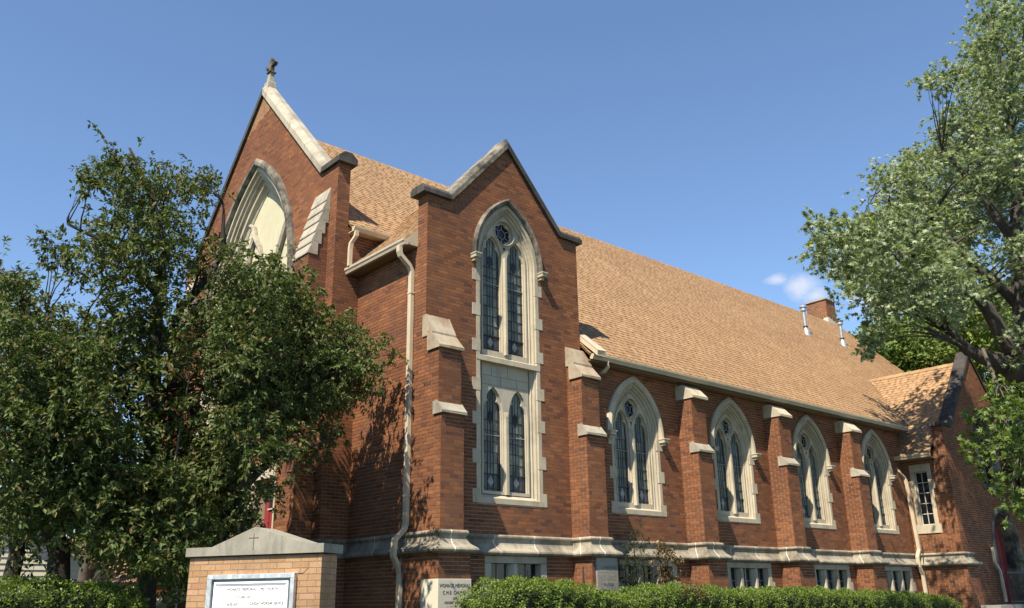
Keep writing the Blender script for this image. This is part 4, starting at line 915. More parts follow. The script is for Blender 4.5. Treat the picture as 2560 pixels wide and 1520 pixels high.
for k in range(5):
    y = CY0-.0 - k*0 ; MB().box(CX0-.012, CX0, CY0+.02+k*.17-.0, CY0+.19+k*.17, 13.2, 13.72-k*.03) if False else None
for k in range(5): MB().box(CX0-.014, CX0-.002, CY0+k*.0+.0, CY1, 13.3, 13.62) if False else None
st = MB()
for k in range(4): st.box(CX0+k*.2, CX0+(k+1)*.2, CY0-.014, CY0-.002, 13.25, 13.86-.06*k)
for k in range(5): st.box(CX0-.014, CX0-.002, CY0+k*.2, CY0+(k+1)*.2, 13.2, 13.84-.05*k)
st.build('flashing', 'stone_pale', chim)
BW.finish(['brick', 'brick_new'], 300, pick=lambda c: c.z > 2.2 and ((c.x > 9.1 and c.y < 14.0)))

CL = {
 'C': [(4.2,12.7,5.7,0.33),(4.7,12.5,4,0.47),(4.7,11.8,5.7,0.36),(3.4,12.5,5.6,0.45),(3.4,12.8,8,0.51),(4.8,11.8,5,0.46),(4.6,12,4.3,0.33),(3.8,12.7,4.9,0.51),(5.2,12.1,3.7,0.44),(4.1,12.3,4.9,0.53),(3.3,12.2,4.9,0.4),(5.4,12.3,5,0.36),(3.7,12.5,7,0.5),(4.3,12.1,3.1,0.37),(5,11.7,4.1,0.47),(4,12.2,6.9,0.5),(3.6,12.2,6,0.44),(4.2,12.2,7.6,0.37),(3.1,12.2,6.3,0.53),(3.6,12.3,5.4,0.39),(4.4,11.9,5.1,0.34),(3.5,12.2,4.5,0.51),(3.8,12.3,3.5,0.4),(3.7,12.4,3.9,0.33),(4.7,11.5,6.3,0.34),(3.5,12.6,6.6,0.45),(4.3,12.3,3.5,0.39),(4.2,11.8,5.7,0.4),(4.2,12.3,6.3,0.45),(4.9,12.1,3,0.52),(3.9,12.7,7.6,0.52),(4.1,12.6,6.1,0.51),(3.9,12.2,3.1,0.4),(3.9,11.9,3.8,0.47),(5.2,12.1,5.4,0.38),(4.1,12.7,5.3,0.49),(4.4,11.6,3.3,0.36),(5.2,12.1,4.6,0.39),(3.1,12.7,7.5,0.34),(3.7,12.1,6.5,0.5),(3.5,12.6,7.5,0.39),(5.1,13.1,6.6,0.36),(5,12.4,4.8,0.49),(5.5,12.6,4.7,0.35),(4.4,13.4,7,0.53),(4.3,13.6,8.2,0.51),(4.8,13,4.5,0.33),(4.8,13.5,5.5,0.38),(3.6,13,5.5,0.43),(5,12.9,3.5,0.42),(3.7,13,5,0.4),(4.2,13.1,4.7,0.48),(3.9,13.1,6,0.45),(5,13,4,0.34),(3.3,13.6,6.6,0.48),(4.6,13,7,0.36),(4.1,12.8,5.5,0.47),(5.7,13.2,4.4,0.42),(3.3,13.3,7.9,0.34),(4.2,13.4,4.1,0.5),(4.3,13.6,7.7,0.44),(4.8,13.1,3.4,0.35),(3.8,12.9,4.4,0.49),(5.2,12.9,7,0.48),(5,12.9,5.8,0.46),(4.4,13.3,3.3,0.35),(5.5,13.1,3.6,0.34),(3.6,13.7,5.4,0.45),(4.3,13.6,5.2,0.34),(4,13.8,7.9,0.5),(3.5,13.1,6.6,0.4),(4.5,13,4.2,0.48),(3.7,13.5,8.2,0.37),(5.4,13,6.1,0.46),(4.8,13.5,8.3,0.48),(5.4,13,4,0.37),(5.6,12.7,5.2,0.45),(4.9,14,3.8,0.42),(5.2,13.9,7.1,0.41),(3.8,14.3,8.4,0.47),(4.1,14.2,4.8,0.42),(4.4,14.3,6.1,0.42),(5.7,13.3,4.9,0.43),(5.5,14.3,3.7,0.36),(4.3,14.7,7.4,0.33),(4.5,13.9,7.2,0.45),(5.3,14.1,8.2,0.34),(6,13.9,5.6,0.46),(5.7,13.9,4.2,0.4),(5.4,14.4,4.7,0.52),(5,13.9,5.5,0.45),(3.8,14,5.2,0.35),(4.6,14.2,5.3,0.42),(4.6,14.1,8,0.48),(4.6,14.5,4.3,0.4),(4.3,14.5,7.8,0.49),(5.8,13.8,7,0.41),(5.3,14.1,5.1,0.51),(5.5,14.1,6.5,0.47),(4.1,14,5.6,0.49),(5.3,14.3,8.7,0.52),(4.9,13.9,4.9,0.52),(4.6,14,3.5,0.39),(5,14.1,7.6,0.4),(5.7,14,5.3,0.51),(5.3,14,4.2,0.47),(4.2,14.2,8.4,0.39),(5,14.3,4.6,0.37),(4.7,14.2,5.8,0.47),(5.9,14.1,3.7,0.37),(5.4,13.8,7.5,0.33),(5.4,13.8,5.9,0.41),(5.5,14,3.3,0.48),(4,14.8,5.9,0.5),(5.1,14.2,6.1,0.34),(4.2,14.4,6.7,0.44),(4.7,14.7,5,0.44),(3.9,14.6,7.7,0.42),(4.8,13.7,4.1,0.47)],
 'C2': [(4.8,13.1,8.3,0.21),(4.6,12.8,8,0.16),(5,13.1,8.3,0.21),(3.1,12.9,7.7,0.21),(3.2,13.6,7.8,0.18),(2.9,13.3,6.6,0.22),(2.7,12.9,6.5,0.29),(3,12.8,6.4,0.23),(2.9,13.2,6.7,0.27)],
 'D': [(6.9,12,4.7,0.44),(6.8,12.7,6.1,0.5),(6.7,12.7,5.2,0.53),(6.4,12.3,6.4,0.45),(5.7,11.6,5.4,0.43),(7.2,12,5.3,0.48),(5.8,11.7,4.1,0.41),(5.1,11.3,6.2,0.4),(6.6,12.1,5.4,0.52),(5.1,11.4,5.4,0.44),(7.2,12.3,6.1,0.37),(4.7,10.8,4.7,0.39),(6,12.2,4.7,0.41),(4.7,11.3,5.2,0.45),(4.9,11.2,3.7,0.38),(5.6,11.6,6.2,0.47),(5,11.3,4.1,0.37),(5.8,11.9,5.9,0.43),(6.6,12.3,4.6,0.46),(5.6,11.7,5,0.49),(5.1,10.8,3.6,0.38),(6.1,12.7,5.7,0.42),(5.8,12.2,4.5,0.39),(7.3,13.1,5.7,0.51),(5.3,12.3,4.2,0.48),(7.5,13.1,6.2,0.39),(6.7,13,5.2,0.4),(6.3,12.7,4.3,0.48),(5.3,11.6,3.8,0.53),(5.7,12.3,6.3,0.47),(6.9,13.2,6.5,0.39),(5.2,11.9,5.7,0.38),(7.6,12.7,5.7,0.47),(7.1,13.1,5,0.46),(5.3,12.3,6.2,0.47),(6.8,13.1,5.8,0.47),(6.2,12.8,5.4,0.41),(5.5,12.4,4.9,0.37),(5.9,12.4,6.8,0.47),(6.5,12.9,6.8,0.41),(5,12,5.3,0.51),(5.5,12.2,4.5,0.51),(8,13.9,6.6,0.41),(6.1,13,5.9,0.43),(5.6,13.1,5.8,0.54),(7.5,14.5,5.2,0.46),(5.6,13,5.1,0.38),(6.8,13.8,7,0.43),(5.7,12.6,6.1,0.51),(7.4,14.1,6.8,0.37),(5.6,13.3,6.4,0.47),(6.4,13.1,4.6,0.39),(5.6,12.7,4,0.35),(8.4,14,6.3,0.52),(8.2,14.5,5.7,0.53),(6.3,13.1,5,0.43),(5.9,13.1,6.8,0.5),(8.6,14.2,5.6,0.49),(7.1,14.1,6.1,0.45),(5.5,12.6,4.7,0.5),(6,12.7,4,0.52),(5.8,12.6,5.2,0.54),(5.7,12.4,4.3,0.41),(8,14.4,5.2,0.54),(7,13.8,5.5,0.4),(6.9,14,6.5,0.4)],
 'D2': [(8.3,13.2,5.7,0.23),(8.5,13.1,6.2,0.22),(8.2,13.1,5.3,0.29),(8.6,13.1,5.8,0.26),(8.2,13.1,5.9,0.24),(8.6,13.7,6.3,0.25),(8.5,13.5,5.4,0.25),(8.6,13.7,5.8,0.21),(8.8,13.3,6,0.22),(8.7,13.4,6.3,0.21),(7.2,12.9,4.4,0.2),(7.1,12.8,4,0.18),(7.3,12.7,4.1,0.18),(7.5,12.9,4.4,0.2),(7.5,13.4,4.4,0.22),(7.6,13,4.4,0.19),(7.6,13.4,4.2,0.21),(7.3,13.2,4.1,0.2),(6,11.4,3.6,0.25),(5.8,11.2,3.8,0.22),(5.9,11.6,3.8,0.23),(5.4,11.9,3.8,0.28),(5.4,11.9,3.4,0.26),(5.3,12.3,3.6,0.32),(5.3,12.3,3.2,0.28),(5.8,13.1,3.8,0.38),(5.6,12.8,3.4,0.34)],
 'B': [(3.4,12.3,3.2,0.66),(3,13,5.1,0.52),(2.4,12.1,3.5,0.6),(3.1,12.6,3.4,0.48),(3.4,12.9,4.6,0.64),(2.5,12,3.9,0.57),(3.4,12.2,3.6,0.53),(2.6,12.2,3.1,0.63),(2.2,11.9,4.9,0.45),(3.1,12.7,2.8,0.47),(2.3,12.2,4.5,0.45),(3.3,11.7,4,0.63),(2.7,12.1,4.4,0.56),(3,11.8,4.8,0.54),(3.5,12.2,2.8,0.47),(3,11.9,4,0.58),(3.7,12.5,3.4,0.43),(3,12,3.6,0.59),(2.8,12.9,2.8,0.65),(2.6,12.5,5.2,0.59),(2.2,12.6,5.7,0.61),(2.7,12.3,3.6,0.62),(2.4,12.1,4.1,0.52),(2.6,12.5,4.8,0.65),(2.8,12.1,4.1,0.63),(2.9,13.9,3.8,0.56),(3.8,14,3.2,0.56),(3.5,14,5.4,0.49),(3.2,14.1,4.3,0.43),(3.7,13.5,4.3,0.53),(3.3,14.1,3.8,0.46),(2.9,14.2,5.4,0.51),(3,13.6,3.3,0.51),(2.7,14,4.8,0.49),(3.3,13.1,3.3,0.42),(3.8,14.1,3.9,0.62),(3.3,13.9,3,0.54),(2.7,13.1,4.4,0.55),(3.3,13.9,4.8,0.53),(2.4,13.7,5.8,0.6),(3.8,12.8,3.4,0.58),(3.5,12.9,4.5,0.59),(2.5,14.2,5.6,0.46),(3.9,13.3,2.8,0.48),(3,13.2,5,0.52),(2.9,13.4,2.8,0.64),(3.6,14,2.9,0.65),(2.8,14.3,6,0.43),(3.5,14,4.1,0.59),(4,13.4,3.1,0.56),(3.1,14.3,5,0.52),(2.7,13.7,4.1,0.65),(3.1,13.6,5.5,0.51),(4,13.9,4,0.48),(2.8,13.8,3.1,0.52),(2.9,14.3,3.6,0.46),(3.6,15.4,4.5,0.45),(3.1,15.6,6.4,0.47),(2.9,15,4.4,0.65),(3,15,5.2,0.48),(3.4,14.5,3.4,0.65),(3.8,15.5,4.1,0.51),(4.3,15,4.1,0.44),(3.3,15.4,4,0.45),(4,14.7,4.9,0.61),(3.6,15.5,6,0.44),(3.5,15.1,5.4,0.52),(4.4,14.8,3,0.49),(4.1,15.3,3.1,0.46),(2.8,15.5,5.9,0.64),(3.9,14.6,4.3,0.44),(3.4,15,3,0.64),(3.8,14.8,5.3,0.43),(3.8,14.7,3.4,0.62),(3.2,15.5,6,0.48),(3.1,14.9,3.4,0.56),(2.7,15.5,6.6,0.53),(3.8,15.3,4.8,0.6),(4.3,14.2,3.4,0.55),(2.4,13.6,6,0.23),(2.2,13.1,6.1,0.21),(2.4,13.1,6,0.21)],
 'D3': [(6.2,13.7,4.8,0.5),(6.5,13.7,5.9,0.46),(7.2,13.6,5.5,0.4),(5.9,13.8,6.2,0.39),(6.9,13.6,4.9,0.58),(6.6,13.8,6.4,0.48),(6.3,13.7,5.4,0.39),(6.8,13.8,5.7,0.42),(7.1,13.3,6.1,0.54),(6.3,13.6,6.6,0.55),(6.8,13.5,6.6,0.53),(7.5,13.4,5,0.56),(7.7,13.2,5.9,0.55),(7.8,13.3,5.5,0.55),(6.4,13.9,4.6,0.41),(6.1,14,5.6,0.5),(6.7,13.5,4.5,0.38),(6.7,13.5,6,0.43),(6.6,13.6,6.9,0.59),(6.6,13.5,5.2,0.4),(5.9,13.9,6.7,0.4),(7.3,13.8,5.1,0.5),(7.1,13.8,4.7,0.45),(6.9,14.1,5.5,0.56),(6.6,14.3,4.4,0.47),(6.6,14.2,6.8,0.39),(7.1,13.9,6.6,0.39),(6.5,14.1,4.9,0.52),(7.7,13.4,5.3,0.49),(7.5,13.8,6,0.55),(6.5,14.2,5.8,0.5),(6.3,14.4,6.1,0.45),(6.1,14.2,6.6,0.43),(6.9,13.9,6,0.41),(6.5,14.1,6.3,0.45),(6.4,14.1,5.2,0.5),(7.9,13.6,5.9,0.42),(6.7,13.9,4.5,0.42),(6.9,14.2,7.1,0.54),(7.4,13.9,5.5,0.39),(7,14.1,5.1,0.55),(7.3,13.9,6.2,0.42),(6.3,14.3,5.6,0.51),(7.6,13.9,5.7,0.44),(6.4,14.8,7.1,0.49),(7.2,14.5,6.4,0.47),(6.7,14.4,6.1,0.4),(7.3,14.5,5.9,0.38),(6.9,14.4,5.5,0.53),(7.6,14.2,5.2,0.58),(6.8,14.5,7,0.59),(7.9,14,5.3,0.41),(7.7,14,6.3,0.38),(7,14.3,5.1,0.45),(6.7,14.6,6.6,0.57),(6.8,14.7,4.9,0.53),(7.4,14.2,6.7,0.4),(6.4,14.7,5.7,0.4),(6.5,14.6,5.2,0.38),(8,13.6,5.6,0.56),(6.8,14.6,4.4,0.47),(6.4,14.7,6.3,0.54),(7.3,14.4,4.8,0.4),(6.3,14.6,6.6,0.43),(7.1,14.2,7,0.39),(7.3,14.3,5.5,0.56),(5.5,11.4,3.1,0.48),(5.2,12.3,3.2,0.34),(5.2,12.6,3.6,0.37),(4.9,12.4,3,0.47),(4.7,12.6,3.6,0.35),(5.1,11.6,3.8,0.49),(4.8,12.7,3.2,0.42),(5.7,12.3,2.9,0.42),(5.4,12.3,2.8,0.34),(5.3,13.7,3.8,0.34),(5.6,13.7,4,0.4),(5.7,13,2.9,0.49),(5.8,12.8,4,0.48),(5.6,13.3,3.3,0.35),(5.9,13,3.6,0.54),(5.3,13.8,3.3,0.46)],
 'C3': [(4.3,11.8,2.7,0.31),(4.4,11.4,3,0.34),(4.3,11.7,2.3,0.4),(4.1,11.9,3.1,0.39),(3.9,11.6,2.6,0.41),(4.3,11.4,2.1,0.43),(4.6,11.7,2.5,0.31),(4.4,11.4,2.7,0.28),(4,11.9,2.9,0.4),(4.2,11.5,3.2,0.31),(4.5,11.5,2.3,0.37),(3.8,11.7,3.2,0.38),(4,12,2.7,0.34),(4.5,12.2,2.1,0.42),(4.6,12.1,2.5,0.42),(4.3,11.9,2.9,0.41),(4.1,12.3,3.1,0.36),(4.3,12.2,2.4,0.36),(4.5,12,3.3,0.43),(4.6,11.7,2.3,0.29),(4.7,12,3,0.41),(4.7,11.7,2.5,0.36),(4.4,12.2,2.7,0.29),(4.6,11.9,2.7,0.43),(4.2,12,3.2,0.29),(3.3,11.9,2.9,0.39),(3.6,11.8,2.6,0.33),(3.8,12.2,3.1,0.43),(3.5,12.5,3.2,0.34),(3.4,12,2.6,0.39),(4.1,12.7,2.9,0.38)],
 'back': [(5.9,16.4,2.7,0.56),(6.3,16.4,3.6,0.63),(6.3,16,2.8,0.65),(5.1,16.6,3,0.64),(5.6,16.7,3.1,0.49),(6.5,15.8,3.8,0.67),(5.8,16.4,3.7,0.48),(6.3,16.9,3,0.67),(5.7,17,3.8,0.57),(6.4,15.8,2.1,0.68),(5.2,17.3,3.5,0.66),(6.9,16.7,3,0.69),(5.7,16.9,2.7,0.7),(5.5,15.9,3.3,0.66),(6,15.7,2.2,0.59),(6.9,16.1,2.4,0.58),(7.2,16.7,3.3,0.51),(6.7,15.2,2.8,0.51),(6.5,16.5,3.3,0.62),(5.1,16.1,3.7,0.55),(5.1,17.2,3.8,0.68),(6.6,16.4,2.5,0.68),(6.8,15.6,3.6,0.6),(5.8,16.5,3,0.6),(5.1,16.2,2.7,0.48),(6.4,15.6,3.4,0.57),(5.9,16,3.3,0.51),(5,17.5,3.2,0.56),(5.4,17,3.4,0.67),(7.8,18.1,3.3,0.54),(6.1,18.7,3.5,0.57),(6.2,18.3,2.8,0.7),(7.5,17.7,2.9,0.48),(6.9,18.1,2.7,0.67),(6.3,17.8,3.7,0.67),(6.4,17.7,3.4,0.47),(7.3,18.1,2.5,0.7),(7,18.2,3.9,0.53),(5.5,17.8,3.3,0.5),(7.6,17.8,2.3,0.66),(5.6,19.1,3.4,0.6),(6,19,4,0.71),(5.7,19.3,4,0.66),(6.4,17.3,2.9,0.55),(7.2,18,3.5,0.46),(7.7,18.2,4.1,0.61),(6.6,17.4,2.3,0.7),(7.1,17.8,3.1,0.63),(5.5,18.1,2.9,0.56),(6.5,18.8,3.3,0.59),(6.7,18.7,2.6,0.53),(7.6,18,3.7,0.62),(7.2,18.2,2.2,0.56),(5.4,19.1,3.8,0.5),(8,18.1,2.7,0.65),(7.4,18.9,3.8,0.49),(5.7,19.7,3.9,0.57),(7.4,20.4,3.6,0.49),(8,19.6,3,0.6),(8.3,19.2,4.2,0.57),(8.5,19.6,3.7,0.62),(6.9,19.1,4,0.56),(6.5,20.9,3.9,0.56),(7,19.9,3.1,0.51),(8.8,20,3,0.49),(6.4,19.8,3.1,0.7),(7.3,19.4,3.1,0.65),(8.2,19.3,2.3,0.54),(8.1,20.1,2.6,0.66),(7.9,20.5,2.3,0.48),(5.9,20,3.3,0.63),(8.2,19.9,3.6,0.65),(7.1,20.5,3.9,0.58),(6.5,20.1,4.2,0.47),(6.5,19.3,2.8,0.48),(7.1,19.2,2.7,0.6),(7.7,19.8,3.4,0.65),(8.3,20.4,4.4,0.49),(7.4,19.4,4.3,0.53),(6.8,20.6,3.6,0.61),(8.3,18.8,2.6,0.46)],
 'R': [(18.6,7.5,10.5,0.5),(18.5,5.7,11,0.54),(19.4,5.4,11,0.5),(19.7,5.2,12.9,0.66),(18.4,4.8,9.1,0.55),(19.4,5.3,10.3,0.66),(19.3,6.4,10,0.52),(18.7,7.3,10.9,0.58),(17.9,5.9,10,0.52),(18.9,5.2,11.6,0.52),(20,5,13.4,0.58),(18.6,4.6,13.3,0.54),(19.7,6.1,13.1,0.51),(18.5,5.2,13,0.6),(19.3,5.8,8.4,0.7),(19.8,5.1,11.3,0.49),(18.5,4.7,10.1,0.72),(19.3,8.3,11.1,0.56),(19.1,7.1,9.6,0.63),(18.8,5.4,12.2,0.47),(18.6,5.5,10.3,0.5),(19,7.6,10,0.49),(19.8,4.9,12.5,0.47),(19.4,5.3,14.1,0.56),(18.5,5.6,12.9,0.5),(19.4,7,11,0.52),(20.6,6.4,12,0.6),(21.3,8.5,12.3,0.53),(20.8,5.7,10.6,0.64),(20.9,5.2,14.8,0.54),(20.9,7.2,11.4,0.59),(21.1,5.6,12.4,0.55),(21.1,6.3,10.8,0.71),(20.1,8.5,11.3,0.7),(21.4,6.9,10.5,0.57),(19.7,7.6,10.5,0.62),(22.4,6.2,15.4,0.69),(21.5,5.4,11.7,0.57),(20.6,7.2,12.4,0.59),(20.4,5.5,9.5,0.68),(20.1,7.3,10,0.56),(20.7,6.2,12.9,0.67),(20.5,5.9,11.4,0.59),(20.7,5.3,13,0.66),(20.1,6.6,12.2,0.69),(21.3,5.2,12.7,0.48),(22,7.1,11.4,0.68),(22.4,6.9,9.3,0.62),(24.6,7,16.6,0.51),(23,5.5,15.4,0.52),(23.7,6.5,15.3,0.66),(22.4,6.9,13.9,0.54),(23.7,6.8,11.2,0.54),(22.3,7,12.8,0.69),(21.9,8.7,12.4,0.63),(23.9,6.7,12.1,0.55),(22.9,8.3,12.9,0.5),(22.8,7.7,11.5,0.47),(24.5,6,15.7,0.55),(22.5,8.1,11.9,0.68),(23.6,7,10.3,0.55),(23.3,8.6,11.4,0.74),(24.9,6.2,15,0.68),(24.1,7.8,10.9,0.71),(24.5,6.6,11.1,0.71),(22.3,7.1,11.8,0.58),(23.4,8,13.8,0.56),(22.8,6.3,16.2,0.69),(24.3,6.2,12,0.56),(22.9,6.9,11.5,0.5),(24.6,6.3,12.9,0.69),(22.6,7.8,10.8,0.63),(24,6.8,13.7,0.59),(22.4,7.4,12.4,0.7),(22.2,8.6,11.6,0.64),(23.2,7.1,9.6,0.51),(24.2,9.6,13.6,0.7),(25.6,8.1,10.9,0.53),(25.1,6.2,14.9,0.59),(25.5,6.1,17.2,0.59),(25.5,7.3,12.3,0.71),(26.1,7.3,17.3,0.49),(24.8,7.3,13.2,0.69),(26.3,8.2,12.3,0.58),(25.8,7,14.9,0.56),(25.2,8.3,12.7,0.49),(25.7,7.5,16.2,0.74),(25.3,9.2,14.2,0.53),(25,7.5,14.8,0.74),(25.3,8,14.4,0.63),(25.3,8.1,16.2,0.7),(25.9,7.9,13,0.56),(25.5,6.6,13.9,0.73),(25.9,9.6,12.3,0.62),(24.2,10.4,13.5,0.73),(26.9,7.2,13.4,0.57),(25.6,6.8,15.9,0.48),(25.9,6.8,17.8,0.68),(26.2,9,14.2,0.67),(25.3,7.3,17.9,0.66),(25.3,6.4,13.1,0.67),(25.4,8.8,14.8,0.5),(26.7,7.2,11.9,0.71),(25.1,7.6,16.8,0.59)],
 'R2': [(15.8,6.4,7.8,0.42),(15.6,5.8,7.1,0.54),(16.3,7.6,8.6,0.45),(16.2,6.6,7.4,0.47),(15.4,7.4,7.1,0.58),(15.9,7.3,7.4,0.5),(15.1,7,7.6,0.43),(15.6,7.2,6.8,0.5),(16.1,6.3,6.9,0.57),(15.9,8,7.6,0.38),(15.4,6.9,8,0.5),(15.7,8.3,8.3,0.48),(15.6,7.7,7.9,0.53),(15.2,6.6,8.3,0.56),(15.2,7.8,8.4,0.58),(16.5,6.4,7.7,0.51),(16.1,6.7,6.9,0.48),(15.7,6.4,8.2,0.53),(15.9,6,6.5,0.52),(16,7.9,8.4,0.59),(16.4,8.3,8,0.59),(17.5,7.7,8.9,0.47),(16.8,6.7,7.1,0.57),(17,8.8,8.8,0.4),(16.5,7.8,8.9,0.6),(17.5,6.5,7.5,0.5),(17.4,7.3,8.8,0.39),(17.7,6.7,7,0.43),(17.8,7.9,7.7,0.53),(17.3,6.6,7.9,0.49),(17.5,8.1,8.2,0.55),(16.6,7,7.7,0.42),(16.3,7.7,7.3,0.39),(18.1,7,8.7,0.38),(16.3,8.1,8.7,0.39),(16.3,8.7,9.1,0.41),(17.3,8.2,8.5,0.42),(17.8,6.4,7.9,0.47),(17.3,7.4,9.2,0.41),(16.6,7.1,7.2,0.52),(16.7,7.2,8.1,0.46),(17.6,8.8,8.6,0.39),(17.8,8.3,7.7,0.41),(18.5,7,8,0.46),(19,8.5,9.1,0.47),(17.6,9.2,9,0.47),(17.8,7.9,7.9,0.48),(18.1,8,9.6,0.58),(18.4,7.2,8.7,0.4),(18.5,6.9,7.5,0.53),(18.4,7.5,8,0.49),(18.4,9.2,9.6,0.45),(18.7,7.9,8.9,0.45),(19.2,7.8,8.7,0.58),(18.1,8.5,8.3,0.49),(19.3,7.1,8.6,0.56),(18.8,7.9,9.5,0.38),(18.7,8.4,9.4,0.49),(18.3,8.6,9.6,0.52),(17.3,9.1,9.4,0.55),(19.1,7.6,7.8,0.53),(18.2,7.3,8.9,0.51),(19.1,6.8,8,0.38)],
 'R3': [(16.3,8.5,9.1,0.23),(16.2,8.6,9.2,0.23),(16.3,8.7,8.6,0.23),(19.3,6.6,13.1,0.41),(19.1,6.9,12.8,0.34),(19,6.6,12.7,0.3),(19.5,6.9,13.3,0.4),(19.6,6.7,13.2,0.34),(19.5,7.1,13.1,0.36),(16.3,8,6.2,0.24),(16.5,8.1,6.3,0.26),(16.6,8.1,6.4,0.25),(16.4,7.8,6.4,0.33),(16.5,7.7,6.8,0.37),(16.5,8,6.7,0.29),(16.9,8,6.7,0.36),(16.9,8.1,6.5,0.28),(16.9,7.8,7,0.33)],
 'R4': [(19.8,5.9,8.5,0.6),(20.7,7,8.1,0.52),(19.8,6.3,7,0.48),(20.3,5.9,8,0.45),(19.9,5.4,8.9,0.49),(20.4,6.1,6.8,0.49),(20.2,6.5,6.4,0.38),(20.5,6,7.5,0.44),(19.5,5.4,8.2,0.4),(22.5,6.7,9,0.41),(23.3,6.6,8.6,0.47),(22,6.9,8.4,0.6),(23.6,7.5,7,0.59),(21.8,7.3,7.9,0.51),(22.1,7.6,8.6,0.47)],
 'R5': [(23.4,8,13.2,0.53),(24.4,7.2,14.5,0.8),(23.9,8.8,12.8,0.54),(23.5,7.9,14.2,0.65),(23.9,7.2,12.2,0.64),(24.6,8.3,12.5,0.72),(24.6,7.7,15.6,0.73),(24.4,6.8,15.2,0.82),(24.2,7.2,13.6,0.75),(24.3,8.7,11.9,0.65),(22.9,8.9,11.8,0.61),(24.7,7.9,11.8,0.69),(24,7.7,13,0.79),(24.6,7.3,11.8,0.57),(23.2,8,10.7,0.69),(23.3,8.6,13.4,0.57),(24.4,7.1,16,0.69),(22.8,9.2,12.4,0.81),(23.7,6.8,12.6,0.67),(25.8,8.4,14,0.59),(25.1,8.6,12.6,0.57),(26.1,8.4,15.3,0.73),(25.7,7.5,16.8,0.53),(25.8,7.9,14.5,0.78),(25.7,8.2,16.3,0.76),(24.9,8.1,11.5,0.53),(25.2,9.3,13.9,0.74),(25.4,9,14.9,0.55),(25.8,7.2,14.9,0.58),(26.2,7.4,16,0.79),(25.1,8.8,11.6,0.61),(24.3,9.7,12.6,0.71),(25.1,7.6,12.2,0.81),(25.1,8.1,12.9,0.81),(25.8,7.8,11.4,0.59),(24.5,9.4,12,0.77),(21.4,9.9,10.1,0.6),(20.8,10.1,10.6,0.62),(21.4,8.9,10.2,0.7),(20.3,8,8.5,0.64),(21.7,9.5,9.5,0.53),(21.7,9.8,11,0.67),(21,8.2,9.8,0.61),(21,10.3,9.8,0.47),(20.8,8.6,9.2,0.62)],
 'R6': [(24.4,10.8,10.9,0.45),(24.8,9.4,9.3,0.45),(24.4,10.8,12.4,0.46),(23.8,11.7,10.8,0.46),(24,10.6,10,0.54),(24.4,9.1,11.3,0.42),(24.2,11.2,11.9,0.53),(25.2,9,11.1,0.47),(25.2,9.6,11.1,0.38),(24.3,10.5,11.5,0.39),(24.9,10.4,11,0.51),(24.4,10.1,11.7,0.45),(24.2,9.7,10.5,0.54),(24.2,9.5,9.7,0.58),(24.3,10.3,9.6,0.48),(24.6,8.9,10.1,0.45),(24.1,11.5,11.3,0.52),(24.4,9.9,12.3,0.59),(25.2,9,12.4,0.58),(25.3,9.5,12.4,0.5),(24.4,10,10,0.43),(24.6,8.7,11.5,0.5),(23.6,11.2,10.3,0.59),(24.7,9,9.6,0.55),(24.9,9.9,11.5,0.55),(24.4,9.3,10.2,0.51),(24.7,10.5,12.9,0.41),(24.9,9.7,12.8,0.58),(23.8,10.8,11.1,0.59),(24.2,9.8,9.3,0.48),(25.5,10.9,11,0.41),(24.4,11.9,10.6,0.45),(24.8,10.8,9.7,0.41),(25.1,11.3,10.2,0.56),(25.4,11,12.4,0.54),(25.6,9.8,9.6,0.53),(25.5,9.6,10.5,0.5),(26.1,9.2,11.1,0.48),(26.1,9.3,12.3,0.4),(25,10.7,12.9,0.49),(25.6,10.7,10.5,0.46),(25.8,10,11.4,0.46),(25.3,11.7,12,0.52),(25.4,10.6,11.8,0.47),(25.6,10.5,12.7,0.42),(26.3,9.3,13,0.51),(24.5,11.4,10.4,0.38),(25.6,9.9,12.7,0.44),(25.4,9.5,11.7,0.56),(25.1,9.9,10.7,0.47),(25.9,10.2,12.2,0.6),(24.9,11.9,11.4,0.38),(25.3,9.9,10.1,0.39),(25.2,10.1,13,0.53),(25,11.6,12.6,0.51),(25,11,11.4,0.55),(25.6,9.1,10.3,0.45),(25.5,10.4,9.8,0.39),(25.7,9.2,11.5,0.57),(25.7,9.5,11.1,0.54),(25,11.3,11,0.45),(24.8,11.7,10,0.56),(25.9,10.6,11.3,0.5),(26.1,9.7,13.2,0.44),(25.8,12.3,12.1,0.48),(25.6,11.8,11.5,0.4),(26,12.5,11.1,0.5),(26.8,9.9,12.4,0.53),(26.6,10.4,12,0.48),(25.9,11.3,11.9,0.45),(26.7,11.2,13.7,0.44),(25.6,11.8,10.4,0.44),(26.7,9.6,11.2,0.58),(26.7,11.1,11.7,0.55),(26.8,10.5,12.9,0.47),(26.8,9.9,10.2,0.53),(25.8,11.2,12.5,0.54),(27.1,10.2,11.8,0.46),(25.7,11.3,10.2,0.51),(27,10.2,10.8,0.48),(26.4,9.8,12.8,0.46),(26.5,10.6,10.4,0.5),(26.4,11.4,11.2,0.57),(26.1,11.5,13.2,0.52),(26.6,9.4,11.9,0.56),(25.9,12,12.7,0.4),(26.6,9.5,13.2,0.5),(26.5,10.9,12.5,0.4),(26,10.8,10.7,0.51),(26.7,9.4,12.6,0.39),(26.9,9.6,10.8,0.43),(25.5,12.5,11.5,0.57),(26.7,11.2,10.2,0.39)],
